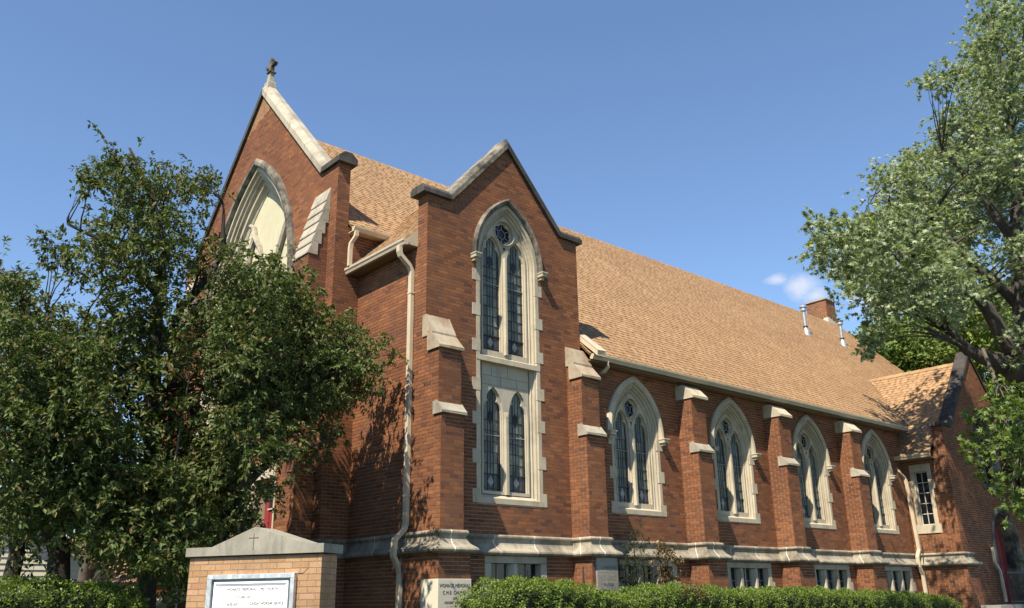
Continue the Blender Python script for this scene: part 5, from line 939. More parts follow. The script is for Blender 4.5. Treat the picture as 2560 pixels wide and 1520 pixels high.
 'low': [(17.3,6.6,4,0.23),(16.9,6.5,4.8,0.28),(17.3,6.3,4.8,0.19),(17.4,6.5,4.4,0.23),(16.3,5.8,4.2,0.28),(17.1,6.6,4.5,0.19),(16.9,6.3,4.1,0.22),(17.2,6.5,3.7,0.24),(16.6,6.5,4.1,0.27),(17,6.3,3.5,0.23),(16,5.9,4.8,0.2),(16.8,5.9,4.7,0.26),(16.4,5.9,3.1,0.23),(16.5,5.8,3.5,0.3),(16.7,5.5,3.9,0.23),(16.8,5.6,3.2,0.26),(16.3,5.4,4.5,0.26),(16.4,5.5,4.9,0.27),(16.3,5.7,4.2,0.24),(16.3,5.4,4.2,0.22),(17.3,6,3.3,0.33),(17.9,6.3,3.8,0.21),(17.5,5.9,5,0.3),(17.3,5.8,4.1,0.25),(17.8,6,3.1,0.31),(17.9,6.3,4.5,0.23),(17.2,6.1,4.1,0.24),(17.5,6.2,4.9,0.32),(17.7,5.9,3.7,0.28),(17,6.1,3.1,0.24)],
 'bg': [(39.4,17.6,12.8,1.5),(39.6,17,11.9,1.78),(39.7,16.4,12,1.31),(38.2,18,12.8,1.43),(39.7,16.3,12.7,1.77),(38.6,17.2,11.8,1.65),(40.1,18.6,12.6,1.41),(38.6,18.6,12.4,1.53),(41.4,16.4,12.5,1.36),(39.1,16.8,12.5,1.2),(41.6,18.6,12.6,1.72),(42.1,20,13.5,1.14),(41.4,18.6,13.4,1.36),(41.5,17,12.9,1.7),(42.7,18.5,12.4,1.76),(41,17.8,12.9,1.15),(43.5,18.2,12.8,1.7),(41.6,16.4,12.2,1.21),(42,19.4,14.1,1.43),(41.8,17.6,13.6,1.72),(42.3,19.6,13,1.3),(44.6,17.7,13.2,1.6),(44,19.7,13.4,1.16),(44.5,20.6,14.3,1.56),(44.8,19.4,12.9,1.8),(45.6,19.4,13.8,1.24),(44.2,19.4,14.1,1.67),(45.4,18.9,13,1.63),(42.8,20.8,13.7,1.42),(44.5,18.4,14.1,1.54),(44.7,20.9,13.6,1.79)],
 'bg2': [(33.4,11.7,4.9,1.21),(33.7,10.1,11,1.44),(33.7,12.4,10.8,1.28),(35.1,10.8,8.6,1.34),(33.7,13.3,11.7,0.99),(32.3,10.8,5.4,1.53),(35,11.1,12.1,1.4),(32.9,11.3,8.1,1.45),(35.5,11.4,5.3,1.12),(32.5,10.4,6.9,1.24),(33,11.4,9.2,1.44),(34.4,12.5,10.2,1.3),(33.7,10.5,6.5,1.18),(35,11.5,7.7,1.48),(34.2,11.5,3,1.41),(32.8,11.5,6.2,1.46),(34.8,10.8,9.4,1.35),(33.7,11.7,10.4,1.08),(32.8,12,11.7,1.39),(34.6,12.1,2.1,1.5),(35.5,11.2,11.2,1.16),(34.3,10.8,10.1,1.51),(34,11.4,11.9,1.42),(33.5,11.3,8.9,1.38),(32.5,11,1.6,1.32),(33.3,11.8,3,1.13),(34.3,10.1,10.1,1.21),(32.4,11.3,6.9,1.53),(35.1,11.6,10.1,1.15),(32.5,10.8,6,1.56),(32.6,10.1,7.5,1.3),(33.2,10.8,8.2,1.26),(35.2,12.3,11.5,1.12),(34.3,11.4,3.6,1.1),(32.3,10.7,10.2,1.33),(33.6,11,4.6,1.3),(32.9,12.9,10.7,1.47),(34,12.1,5.6,1.49),(34.5,12,3.7,1.39),(35,11.1,6.1,1.13),(34.6,13,11.7,1.52),(36.9,10.9,11.3,1.52),(37.4,12.6,7.2,1.01),(37.9,12.8,6.1,1.21),(37.9,13.4,4.8,1.06),(37.9,11.8,7.6,1.04),(36.9,12.3,12.7,1.42),(36.7,12.9,2.2,1.33),(36.5,11.6,10.9,0.99),(36.1,12.5,11.7,1.5),(37.3,13.5,12.5,1.35),(38.7,11.1,12.7,1.19),(35.4,12.9,11.1,1),(36.1,11.4,6.6,1.55),(35.8,12,4.7,1.35),(36.7,12.3,3.7,1.37),(37.1,13.7,10.7,1.25),(38.1,13.2,11.2,1.54),(38.6,11.8,9.6,1.1),(35.7,12.1,2.7,1.23),(35.8,11.4,12,1.01),(36.5,11,10.4,1.34),(37.2,12.7,1.7,1.12),(35.8,11.6,8.4,1.16),(37.2,11.2,12.6,1.43),(35.4,12.1,7.9,1.06),(36.1,14.2,12.2,0.98),(36.3,12.9,3.7,1.32),(37.8,12.3,5.6,1.19),(35.9,13,2.9,1.16),(35.6,11.4,9.5,1.43),(37.4,14.2,12,1.12),(37.7,11.5,8.6,1.49),(36.2,12.8,6.2,1.18),(37,12.3,11.5,1.24),(36.3,11.7,6,1.43),(37.1,13.2,5.4,1.4),(36.8,12,4.2,1.38),(36.4,11.8,7.8,1.02),(35.7,12.5,7.3,1.44),(35.2,13.3,12.4,1.02),(37.4,11.5,11.8,1.05),(35.4,12.4,8.7,1.41),(39.4,14.2,13,1.1),(40.2,14.6,3,1.38),(38.5,13.4,7.2,1.1),(40.7,14.2,6,1.05),(41.3,13.4,13.4,1.41),(41.5,13.1,8,1.35),(39.8,13.7,10.2,1.26),(39.8,14.3,4.2,1.35),(38.7,13.1,2.6,1.52),(38.7,15.4,13.1,1.3),(39.8,11.6,11.6,1.25),(39.8,13.3,4.4,1.44),(40.1,13.1,11.9,1.39),(40.9,13.9,9.5,1.35),(41.9,12.8,10.9,1.52),(39.8,12.7,11,1.32),(38.9,13.3,6.6,1.13),(40.8,14.2,5.2,1.25),(39.5,14.8,13.8,1.12),(40.1,11.8,13.3,1.07),(41.3,13.2,9.9,1.28),(39.2,11.9,12.4,1.52),(39.9,12.1,9.3,1.56),(39.8,13.1,5,1.29),(39.5,14.4,11.1,1.42),(41.1,14.1,8.4,1.49),(41.3,13,8.8,1.42),(39.4,13.4,13.3,1.17),(40.9,13.1,6.3,1.32),(39.8,13,7.2,1.27),(39.9,13.5,1.8,1.25),(40.2,14,3.5,1.53),(40.5,14.4,2.5,1.08),(38.9,13.2,12.2,1.35),(41.1,15.6,13.3,1.16),(41.6,12.8,12.3,1.39),(40.1,13.4,5.8,1.53),(42,13.1,14.4,1.35),(41.1,13.6,3.8,1.28),(40.2,13.6,11,1.23),(41.5,11.7,14.2,1.02)],
}

# ------------------------------------------------------------------ ground, road, pavement
def gz(x, y):
    t = min(1, max(0, (y-9.9)/1.8)); t = t*t*(3-2*t); return t*(.92-.012*max(0, min(x, 30)-10))
xs = [-900, -300, -100, -40, -15, 0, 3, 6, 9, 12, 16, 20, 25, 30, 36, 45, 70, 150, 400, 900]; ys = [-900, -300, -60, -20, -5, 4, 7, 8.8, 9.4, 9.9, 10.2, 10.5, 10.8, 11.1, 11.4, 11.7, 12, 14, 20, 30, 50, 100, 300, 900]
MB().grid([[(x, y, gz(x, y)-.02) for x in xs] for y in ys]).build('ground', 'lawn')['kind'] = 'structure'
MB().add([(-300, -6, -.014), (400, -6, -.014), (400, 3.2, -.014), (-300, 3.2, -.014)], [(0, 1, 2, 3)]).build('road', 'asphalt')['kind'] = 'structure'
pv = MB(); x = -30
while x < 60: pv.box(x, x+1.48, 5.2, 6.8, -.10, .02); x += 1.5
pv.build('pavement', 'pavement')['kind'] = 'structure'
kb = MB(); kb.box(-300, 400, 3.2, 3.35, -.2, .11); o = kb.build('kerb', 'pavement'); o['kind'] = 'structure'
w = MB().box(4.2, 5.9, 17.4, 21.6, .6, .93).build('path', 'pavement'); w['kind'] = 'structure'

# ------------------------------------------------------------------ sign monument
sg = empty('church_sign', (5.163-.5133*.93, 9.03+.8582*.93, 0), 'tan brick church sign with gabled concrete cap, engraved cross and white letter board', 'church sign')
Su = Vector((.5133, -.8582, 0)); Sw = Vector((.8582, .5133, 0)); So = Vector((5.163, 9.03, 0))
sf = lambda s, z, t=0.0: So + Su*s + ZV*z + Sw*t
SB = Brickwork(sg)
zs0 = 2.168-32*CH+JT
SB.wall(So, Su, -Sw, [(-1.785, .05), (-.05, .05), (-.05, 2.185), (-1.785, 2.185)], [[(-1.48, .98), (-.355, .98), (-.355, 1.98), (-1.48, 1.98)]], z0=zs0, phase=-1.785+.05, mortar='mortar_dark', rec=.002)
SB.wall(So+Su*(-.05), Sw, Su, [(0, .05), (.345, .05), (.345, 2.185), (0, 2.185)], z0=zs0, phase=0, mortar='mortar_dark', rec=.002)
MB().add([sf(-1.785, .05, .34), sf(-.05, .05, .34), sf(-.05, 2.185, .34), sf(-1.785, 2.185, .34), sf(-1.785, .05, 0.01), sf(-1.785, 2.185, 0.01)], [(0, 1, 2, 3), (0, 3, 5, 4)]).build('wall', 'brick_tan', sg)
SB.finish(['brick_tan'], 300, pick=lambda c: c.z > 1.2)
capo = MB().prism([sf(s, z, -.04) for s, z in ((-1.825, 2.198), (-.012, 2.198), (-.012, 2.297), (-.235, 2.297), (-.914, 2.505), (-1.475, 2.297), (-1.825, 2.297))], Sw*.45).build('sign_cap', 'concrete', sg, bevel=.006)
c = MB(); c.fbox(sf, -.923, -.914, 2.245, 2.435, -.0425, -.03); c.fbox(sf, -.985, -.852, 2.378, 2.388, -.0425, -.03); c.build('engraved_cross', 'engraved', capo)
fo = MB()
for (a, b, z0, z1) in ((-1.486, -.350, 1.935, 1.987), (-1.486, -.350, .97, 1.02), (-1.486, -1.425, 1.02, 1.935), (-.400, -.350, 1.02, 1.935)): fo.fbox(sf, a, b, z0, z1, -.06, .02)
frm = fo.build('sign_frame', 'aluminium', sg, bevel=.004)
f2 = MB(); f2.fbox(sf, -1.425, -.400, 1.02, 1.935, -.02, .03); f2.build('frame_back', 'frame_grey', frm)
f3 = MB()
for (a, b, z0, z1) in ((-1.395, -.430, 1.885, 1.905), (-1.395, -1.375, 1.04, 1.885), (-.45, -.430, 1.04, 1.885)): f3.fbox(sf, a, b, z0, z1, -.045, -.0)
f3.build('door_frame', 'board_white', frm)
board = MB().fbox(sf, -1.375, -.45, 1.04, 1.885, -.032, -.02).build('letter_board', 'board_white', sg)
f4 = MB(); f4.fbox(sf, -1.35, -.475, 1.862, 1.868, -.036, -.032)
for k in range(9): f4.fbox(sf, -1.372, -.453, 1.80-k*.0785, 1.8015-k*.0785, -.0335, -.032)
f4.build('letter_track', 'galvanised', board)
def sign_text(s, size, sc, z, sq): text_obj(s, size, sf(sc, z, -.0345), Su, -Sw, 'letter_black', board, squeeze=sq)
sign_text('WOMACK  MEMORIAL  CME  CHURCH', .046, -.893, 1.822, .80)
sign_text('317-283-5241', .042, -.995, 1.742, .85)
sign_text('8:30 AM', .046, -1.14, 1.662, .80); sign_text('SUNDAY WORSHIP SERVICE', .046, -.70, 1.668, .72)
rl = random.Random(3); wr = MB()
for k in range(9):
    s0 = rl.uniform(-1.46, -.38); wr.fbox(sf, s0, s0+rl.uniform(.01, .03), 1.945, 1.975, -.0608, -.06)
wr.build('paint_mark', 'board_white', frm, kind='stuff')
ck = MB()
for i, ((a, za), (b, zb)) in enumerate((((-.345, 1.982), (-.285, 1.980)), ((-.285, 1.980), (-.255, 1.998)), ((-.255, 1.998), (-.235, 2.022)), ((-.235, 2.022), (-.215, 2.032)))):
    ck.add([sf(a, za-.003, -.0026), sf(b, zb-.003, -.0026), sf(b, zb+.003, -.0026), sf(a, za+.003, -.0026)], [(0, 1, 2, 3)])
ck.build('crack', 'iron', sg)

# ------------------------------------------------------------------ foliage
def leaf_mesh(name, base, dirs, nrm, L, W, mat, parent, lobes=1, kind='stuff', loc=None):
    base = np.asarray(base); n = len(base); dirs = dirs/np.linalg.norm(dirs, axis=1, keepdims=True)
    side = np.cross(dirs, nrm); side /= np.linalg.norm(side, axis=1, keepdims=True)+1e-9; up = np.cross(side, dirs)
    L = np.asarray(L)[:, None]; W = np.asarray(W)[:, None]; Vs = []; org = np.array(WORLD[parent.name] if parent is not None else (loc or (0, 0, 0)))
    if lobes == 1:
        quad = [base, base+dirs*L*.45+side*W*.5+up*W*.18, base+dirs*L, base+dirs*L*.45-side*W*.5+up*W*.18]; Vs = np.stack(quad, 1)
        V = Vs.reshape(-1, 3)-org; F = np.arange(n*4).reshape(n, 4); T = np.concatenate([F[:, [0, 1, 2]], F[:, [0, 2, 3]]])
    else:
        q = [base]                                # palmate leaf: base, then tip and notch points round it
        for ang, rr in ((-1.45, .62), (-1.0, .42), (-.72, .92), (-.36, .50), (0, 1.05), (.36, .50), (.72, .92), (1.0, .42), (1.45, .62)):
            q.append(base + (dirs*math.cos(ang)+side*math.sin(ang)*.95)*L*rr - up*L*(.16*abs(ang)*rr))
        V = np.stack(q, 1).reshape(-1, 3)-org; F = np.arange(n*10).reshape(n, 10); T = np.concatenate([F[:, [0, k, k+1]] for k in range(1, 9)])
    me = np_mesh(name, V, T, [mat]); o = bpy.data.objects.new(name, me); place(o, parent, org)
    if kind: o['kind'] = kind
    return o
def unit(v): return v/(np.linalg.norm(v, axis=-1, keepdims=True)+1e-9)
def sprays(clusters, rs, twigs, per, L, W, droop, squash=.8):
    """leaves strung along short twigs that fan out of each clump"""
    B, D, Nn, LL, WW = [], [], [], [], []; TW = []
    for (x, y, z, r) in clusters:
        nt = max(4, int(twigs*(r/.5)**2)); c = np.array((x, y, z))
        d = unit(rs.normal(size=(nt, 3))+np.array((0, 0, .25))); st = c + rs.normal(size=(nt, 3))*r*.30
        ln = r*rs.uniform(.55, 1.15, nt)
        for i in range(nt):
            t = rs.uniform(.15, 1.0, per)[:, None]; p = st[i]+d[i]*t*ln[i]*np.array((1, 1, squash)) + np.array((0, 0, -1))*(t**2)*droop*ln[i]
            B.append(p+rs.normal(size=(per, 3))*.012); D.append(unit(d[i]*.55+rs.normal(size=(per, 3))*.6+np.array((0, 0, -droop*1.2))))
            Nn.append(unit(rs.normal(size=(per, 3))*.55+np.array((-.05, -.25, .9)))); s = rs.uniform(.7, 1.2, per); LL.append(L*s); WW.append(W*s)
            if i % 3 == 0: TW.append((st[i], p[int(t.argmax())]))
    return np.concatenate(B), np.concatenate(D), np.concatenate(Nn), np.concatenate(LL), np.concatenate(WW), TW
def twig_obj(TW, parent, mat, r=.004):
    V = []; F = []; org = np.array(WORLD[parent.name])
    for a, b in TW:
        k = len(V); V += [a+(r, 0, 0)-org, a+(-r*.5, r*.87, 0)-org, a+(-r*.5, -r*.87, 0)-org, b-org]; F += [(k, k+1, k+3), (k+1, k+2, k+3), (k+2, k, k+3)]
    o = bpy.data.objects.new('twigs', np_mesh('twigs', V, F, [mat])); place(o, parent, org); o['kind'] = 'stuff'
def skeleton(parent, limbs, clusters, bark, rs, name='trunk', br=.022):
    """limbs: [(points, radii)]; every clump gets its own bent branch from the nearest lower limb point"""
    mb = MB(); P = []
    for pts, rad in limbs:
        fine = []; rf = []
        for i in range(len(pts)-1):
            for k in range(4):
                t = k/4; a, b = np.array(pts[i]), np.array(pts[i+1]); q = a+(b-a)*t + rs.normal(size=3)*(rad[i]*.22 if k else 0); fine.append(q); rf.append(rad[i]+(rad[i+1]-rad[i])*t); P.append((q, rf[-1]))
        fine.append(np.array(pts[-1])); rf.append(rad[-1]); P.append((fine[-1], rad[-1])); mb.tube(fine, rf, 9)
    tr = mb.build(name, bark, parent, smooth=True); m2 = MB()
    for (x, y, z, r) in clusters:
        c = np.array((x, y, z)); best = min(P, key=lambda q: np.linalg.norm(q[0]-c)+max(0, q[0][2]-z)*1.5); a = best[0]; D = c-a; L = np.linalg.norm(D)
        if L > (3.4 if br > .025 else 6): continue
        m = a+D*.5+np.array((0, 0, .16*L))+rs.normal(size=3)*.08*L; r0 = min(best[1]*.55, br*.8+.004*L)
        bz = [a*(1-t)**2+m*2*t*(1-t)+c*t*t+rs.normal(size=3)*.012*(0 < t < 1) for t in (0, .17, .34, .5, .67, .84, 1)]
        m2.tube(bz, [r0, r0*.85, r0*.7, r0*.55, r0*.42, r0*.3, r0*.15], 5)
    m2.build('branches', bark, parent, kind='stuff', smooth=True); return tr
def tree(name, label, base, limbs, clusters, bark, leafmat, rs, twigs=28, per=17, L=.086, W=.04, droop=.35, lobes=1, group=None, br=.022, crown='crown', tw=True):
    t = empty(name, base, label, 'tree', group)
    skeleton(t, limbs, clusters, bark, rs, br=br)
    B, D, Nn, LL, WW, TW = sprays(clusters, rs, twigs, per, L, W, droop)
    leaf_mesh(crown, B, D, Nn, LL, WW, leafmat, t, lobes)
    if tw: twig_obj(TW, t, bark)
    return t
rs = np.random.RandomState(11)
CHY = 'ornamental trees in front of the church'
tree('tree', 'tall dark green tree before the front gable, its thin top against the sky', (4.8, 13.2, .85),
     [([(4.8, 13.2, .8), (4.72, 13.2, 2.3), (4.52, 13.25, 4.7), (4.43, 13.28, 6.0), (4.45, 13.27, 6.9), (4.17, 13.37, 7.9), (3.75, 13.4, 8.6)], [.16, .13, .115, .10, .075, .05, .02]),
      ([(4.48, 13.25, 5.3), (4.89, 13.12, 6.27), (5.3, 13.0, 7.0), (5.2, 13.0, 7.9)], [.10, .07, .045, .02]), ([(4.45, 13.27, 6.2), (3.8, 13.5, 6.9), (3.1, 13.7, 7.2)], [.07, .045, .02]), ([(4.6, 13.2, 4.0), (3.7, 13.1, 5.0), (2.9, 13.2, 5.6)], [.08, .05, .02])],
     CL['C']+CL['C2']+CL['C3'], 'bark_dark', 'leaf_cherry', rs, group=CHY)
tree('tree', 'dark green tree spreading right across the bay wall beside the downspout', (5.7, 12.9, .85),
     [([(5.7, 12.9, .8), (5.66, 12.6, 2.26), (5.56, 12.45, 3.7), (5.5, 12.5, 4.9), (5.4, 12.6, 6.0)], [.2, .17, .14, .09, .03]), ([(5.56, 12.45, 3.8), (6.3, 12.7, 4.7), (7.2, 13.0, 5.2), (8.0, 13.2, 5.5)], [.10, .07, .045, .02]),
      ([(5.6, 12.5, 3.2), (6.2, 12.4, 3.8), (7.0, 12.3, 4.1)], [.07, .05, .02]), ([(5.56, 12.5, 3.6), (5.1, 13.1, 4.4), (4.9, 13.5, 5.3)], [.07, .05, .02])],
     CL['D']+CL['D2']+CL['D3'], 'bark_dark', 'leaf_cherry', rs, group=CHY)
tree('tree', 'dark tree at the left edge above the clipped hedge', (3.75, 13.5, .85),
     [([(3.75, 13.5, .8), (3.6, 13.53, 2.4), (3.3, 13.6, 3.4), (3.19, 13.63, 4.5), (2.6, 13.8, 6.2)], [.20, .14, .12, .09, .03]), ([(3.3, 13.6, 3.4), (2.4, 13.2, 4.6), (1.8, 13, 5.4)], [.1, .06, .02]), ([(3.25, 13.6, 4.0), (3.8, 13.3, 5.0), (4.0, 13.4, 5.8)], [.08, .05, .02])],
     CL['B'], 'bark_dark', 'leaf_cherry', rs, group=CHY)
th = empty('tree', (3.3, 14.9, .85), 'slim dark trunk left of the thick one against cream siding', 'tree', CHY)
skeleton(th, [([(3.3, 14.9, .8), (3.35, 14.7, 2.4), (3.2, 14.8, 4.2), (3.0, 14.9, 5.6)], [.13, .11, .08, .03])], CL['B'][:6], 'bark_dark', rs)
B, D, Nn, LL, WW, TW = sprays([(2.6, 15.2, 5.6, .7), (3.2, 15.1, 5.2, .7), (2.9, 14.9, 4.6, .7), (3.5, 15.4, 4.6, .6), (2.3, 15.0, 4.6, .7)], rs, 26, 15, .075, .033, .35); leaf_mesh('crown', B, D, Nn, LL, WW, 'leaf_cherry', th)
tree('tree', 'olive tree seen in the gap between the dark trunks and the church steps', (6.3, 22.0, .9), [([(6.3, 22, .8), (6.3, 21, 3), (6.0, 20, 4.5)], [.2, .15, .05])], [c for c in CL['back']], 'bark_grey', 'leaf_cherry', rs, 22, 9, .12, .06, .3)
# pale bare twigs in front of the crown
bt = MB(); bt.tube([(4.62, 12.4, 3.35), (4.66, 12.4, 4.1), (4.70, 12.38, 4.75), (4.62, 12.4, 5.3)], [.018, .014, .010, .005], 6); bt.tube([(4.68, 12.39, 4.45), (4.95, 12.3, 4.55), (5.2, 12.25, 4.75)], [.008, .006, .003], 5); bt.tube([(4.7, 12.38, 4.7), (4.35, 12.4, 4.95)], [.008, .003], 5)
bt.tube([(5.0, 12.0, 3.9), (5.4, 11.9, 3.75), (5.6, 11.85, 3.45), (5.9, 11.8, 3.3)], [.012, .01, .008, .004], 5)
bt.build('bare_branch', 'bare_twig', bpy.data.objects['tree'])
# big maple on the right
rt = tree('maple_tree', 'tall maple on the right with pale green crown reaching over the roof', (21.6, 4.9, .7),
     [([(21.6, 4.9, .6), (21.45, 5.3, 3.5), (21.2, 5.9, 5.4), (20.95, 6.7, 6.3), (21.05, 6.4, 8.8), (21.15, 6.05, 11.2), (21.2, 5.9, 14.0)], [.42, .34, .30, .25, .17, .11, .04]),
      ([(20.9, 6.85, 6.2), (20.5, 7.1, 6.55), (19.9, 7.4, 6.7), (19.4, 7.6, 7.1)], [.24, .18, .13, .07]), ([(20.95, 6.8, 6.6), (20.3, 7.0, 7.7), (19.6, 7.3, 8.0), (18.5, 7.7, 8.5), (17.4, 8.6, 9.0)], [.2, .15, .11, .07, .03]),
      ([(21.0, 6.6, 7.8), (20.3, 7.2, 9.0), (19.6, 7.6, 9.8), (19.0, 8.5, 10.6)], [.13, .10, .07, .03]), ([(21.05, 6.4, 9.2), (20.6, 6.8, 10.6), (20.0, 7.2, 11.6)], [.12, .08, .03]), ([(21.1, 6.2, 10), (21.8, 6.8, 11.6), (22.0, 7.2, 13)], [.12, .08, .03])],
     CL['R']+CL['R2']+CL['R3']+CL['R4']+CL['R5']+CL['R6'], 'bark_maple', 'leaf_maple', rs, twigs=20, per=9, L=.092, W=.08, droop=.3, lobes=3, br=.03)
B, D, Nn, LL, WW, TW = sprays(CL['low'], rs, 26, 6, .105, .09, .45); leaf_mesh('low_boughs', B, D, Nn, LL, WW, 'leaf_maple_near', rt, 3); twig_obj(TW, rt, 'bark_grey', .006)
skl = MB()
for (x, y, z, r) in CL['low']:
    a = min([(19.6, 7.0, 6.6), (18.9, 6.6, 5.6), (18.5, 6.3, 4.9), (18.3, 6.2, 4.2)], key=lambda q: abs(q[2]-z-.4)); skl.tube([a, ((x+a[0])/2, (y+a[1])/2, max(z, (z+a[2])/2)+.15), (x, y, z)], [.014, .010, .004], 4)
skl.tube([(20.3, 7.1, 6.6), (19.6, 7.0, 6.6), (18.9, 6.6, 5.6), (18.5, 6.3, 4.9), (18.3, 6.2, 4.2)], [.05, .04, .03, .02, .01], 6)
skl.build('branches', 'bark_grey', rt, kind='stuff')
# background trees
def bgtree(label, cl, base, rs, L=.22):
    cx = np.mean([c[0] for c in cl]); cy = np.mean([c[1] for c in cl]); cz = np.mean([c[2] for c in cl])
    t = empty('tree', (cx, cy, .5), label, 'tree', 'trees beyond the church'); skeleton(t, [([(cx, cy, .4), (cx, cy, cz*.5), (cx, cy, cz)], [.4, .3, .1])], cl, 'bark_grey', rs, br=.05)
    B, D, Nn, LL, WW, TW = sprays(cl, rs, 5, 12, L, L*.55, .2); leaf_mesh('crown', B, D, Nn, LL, WW, 'leaf_far', t)
bgtree('rounded green tree beyond the far end of the main roof', CL['bg'], None, rs, .24)
g = sorted(CL['bg2'], key=lambda c: c[1]/c[0]); n3 = len(g)//3
bgtree('background tree just right of the small gable coping', g[2*n3:], None, rs); bgtree('background tree behind the big maple trunk', g[n3:2*n3], None, rs); bgtree('background tree at the far right edge', g[:n3], None, rs)

# ------------------------------------------------------------------ hedges and shrubs
def hedge(label, x0, x1, y0, y1, top, zb, dens, rs, group=None, name='hedge', frontdens=1.0, brown=None):
    h = empty(name, ((x0+x1)/2, (y0+y1)/2, zb), label, 'hedge', group)
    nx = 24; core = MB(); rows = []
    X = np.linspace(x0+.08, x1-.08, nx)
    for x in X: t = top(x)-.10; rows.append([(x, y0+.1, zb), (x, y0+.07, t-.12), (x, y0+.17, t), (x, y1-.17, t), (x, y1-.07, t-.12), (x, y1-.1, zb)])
    core.grid(rows); core.add(rows[0], [tuple(range(6))]); core.add(rows[-1], [tuple(range(6))]); core.build('inner_core', 'hedge_core', h)  # solid near-black core filling the hedge behind its leaves
    def P(n, f): return f(rs.uniform(size=n), rs.uniform(size=n))
    out = []; nr = []
    T = np.vectorize(top); L = x1-x0; Dp = y1-y0
    bump_ = lambda x, y: .035*np.sin(x*5.1+y*3)+.03*np.sin(x*11.3-y*7)+.02*np.sin(x*23+y*17)
    n = int(L*Dp*dens); x = rs.uniform(x0, x1, n); y = rs.uniform(y0, y1, n)
    edge = np.minimum(np.minimum(x-x0, x1-x), np.minimum(y-y0, y1-y)); rnd = np.clip(edge/.16, 0, 1); z = T(x)-.14*(1-rnd)**2+bump_(x, y)-rs.exponential(.025, n)
    out.append(np.stack([x, y, z], 1)); nr.append(unit(np.stack([rs.normal(size=n)*.4, rs.normal(size=n)*.4-.15, np.ones(n)], 1)))
    n = int(L*(top((x0+x1)/2)-zb)*dens*frontdens); x = rs.uniform(x0, x1, n); z = zb+(T(x)-.08-zb)*rs.uniform(size=n)**.8; y = y0+.02+.04*np.sin(x*7+z*9)+.03*np.sin(x*17-z*13)+rs.exponential(.03, n)
    out.append(np.stack([x, y, z], 1)); nr.append(unit(np.stack([rs.normal(size=n)*.4, -np.ones(n), rs.normal(size=n)*.4+.45], 1)))
    for xe, sgn in ((x0, -1), (x1, 1)):
        n = int(Dp*(top(xe)-zb)*dens*.9); y = rs.uniform(y0, y1, n); z = zb+(top(xe)-.08-zb)*rs.uniform(size=n); x = xe-sgn*(.02+.03*np.sin(y*9+z*7)+rs.exponential(.03, n))
        out.append(np.stack([x, y, z], 1)); nr.append(unit(np.stack([sgn*np.ones(n), rs.normal(size=n)*.4, rs.normal(size=n)*.4+.45], 1)))
    B = np.concatenate(out); Nn = np.concatenate(nr); D = unit(Nn*.5+rs.normal(size=B.shape)*.6); m = len(B); Lf = rs.uniform(.028, .05, m)
    leaf_mesh('foliage', B, D, Nn, Lf, Lf*.55, 'leaf_hedge', h)
    if brown:
        n = 500; bx = brown[0]+rs.normal(size=n)*.22; bz = brown[1]+rs.normal(size=n)*.09; by = y0-.01+rs.uniform(-.02, .03, n); Bb = np.stack([bx, by, bz], 1); Nb = unit(np.stack([rs.normal(size=n)*.4, -np.ones(n), rs.normal(size=n)*.4+.3], 1)); leaf_mesh('brown_patch', Bb, unit(Nb*.5+rs.normal(size=Bb.shape)*.6), Nb, np.full(n, .04), np.full(n, .022), 'leaf_hedge_brown', h)
    return h
HG = 'clipped hedges along the side wall'
itp = lambda pts: (lambda x: float(np.interp(x, [p[0] for p in pts], [p[1] for p in pts])))
hedge('bright green hedge nearest the corner, between the two engraved stones', 9.05, 12.62, 10.75, 11.75, itp([(9.05, 1.78), (9.45, 1.94), (10.3, 1.97), (11.0, 1.90), (12.0, 1.74), (12.6, 1.66)]), .75, 2600, rs, HG)
hedge('bright green hedge with a brown patch, just right of the trustees stone', 12.55, 16.2, 10.75, 11.8, itp([(12.55, 1.70), (12.9, 1.83), (13.6, 1.87), (15, 1.81), (16.2, 1.75)]), .72, 2500, rs, HG, brown=(13.9, 1.76))
hedge('third hedge along the side wall, below the middle buttresses', 16.15, 20.6, 10.75, 11.8, itp([(16.15, 1.74), (16.6, 1.79), (18.5, 1.79), (20.6, 1.71)]), .70, 2200, rs, HG)
hedge('farthest side hedge, ending before the projecting transept', 20.55, 25.3, 10.75, 11.8, itp([(20.5, 1.70), (21.2, 1.73), (24, 1.63), (25.3, 1.52)]), .65, 1900, rs, HG)
hedge('shaded dark hedge at the bottom left corner under the trees', .8, 4.25, 11.8, 12.9, itp([(.8, 1.93), (3.6, 1.96), (4.25, 1.82)]), .8, 2400, rs)
sh_ = empty('shrub', (14.25, 12.35, .8), 'dark conifer shrub standing against the wall under the first side window', 'shrub')
cl = [(14.2+rs.normal()*.16*(3.3-z), 12.42+rs.normal()*.12, z, .22*(3.5-z)**.5) for z in np.linspace(1.0, 2.95, 26)]
B, D, Nn, LL, WW, TW = sprays(cl, rs, 60, 14, .07, .012, .0); leaf_mesh('foliage', B, D+np.array((0, 0, .6)), Nn, LL, WW, 'leaf_conifer', sh_); MB().tube([(14.25, 12.4, .7), (14.2, 12.42, 2.8)], [.04, .01], 6).build('stem', 'bark_dark', sh_)
sb = empty('shrub', (15.1, 12.1, .8), 'bronze leaved shrub in front of the basement window, right of the dark conifer', 'shrub')
cl = [(14.95+rs.normal()*.28, 12.2+rs.normal()*.10, rs.uniform(1.9, 2.72), .22) for _ in range(15)]
B, D, Nn, LL, WW, TW = sprays(cl, rs, 26, 9, .085, .042, .5); leaf_mesh('foliage', B, D, Nn, LL, WW, 'leaf_bronze', sb); twig_obj(TW, sb, 'bark_dark'); MB().tube([(15.0, 12.15, .7), (14.95, 12.18, 2.4)], [.03, .01], 6).build('stem', 'bark_dark', sb)
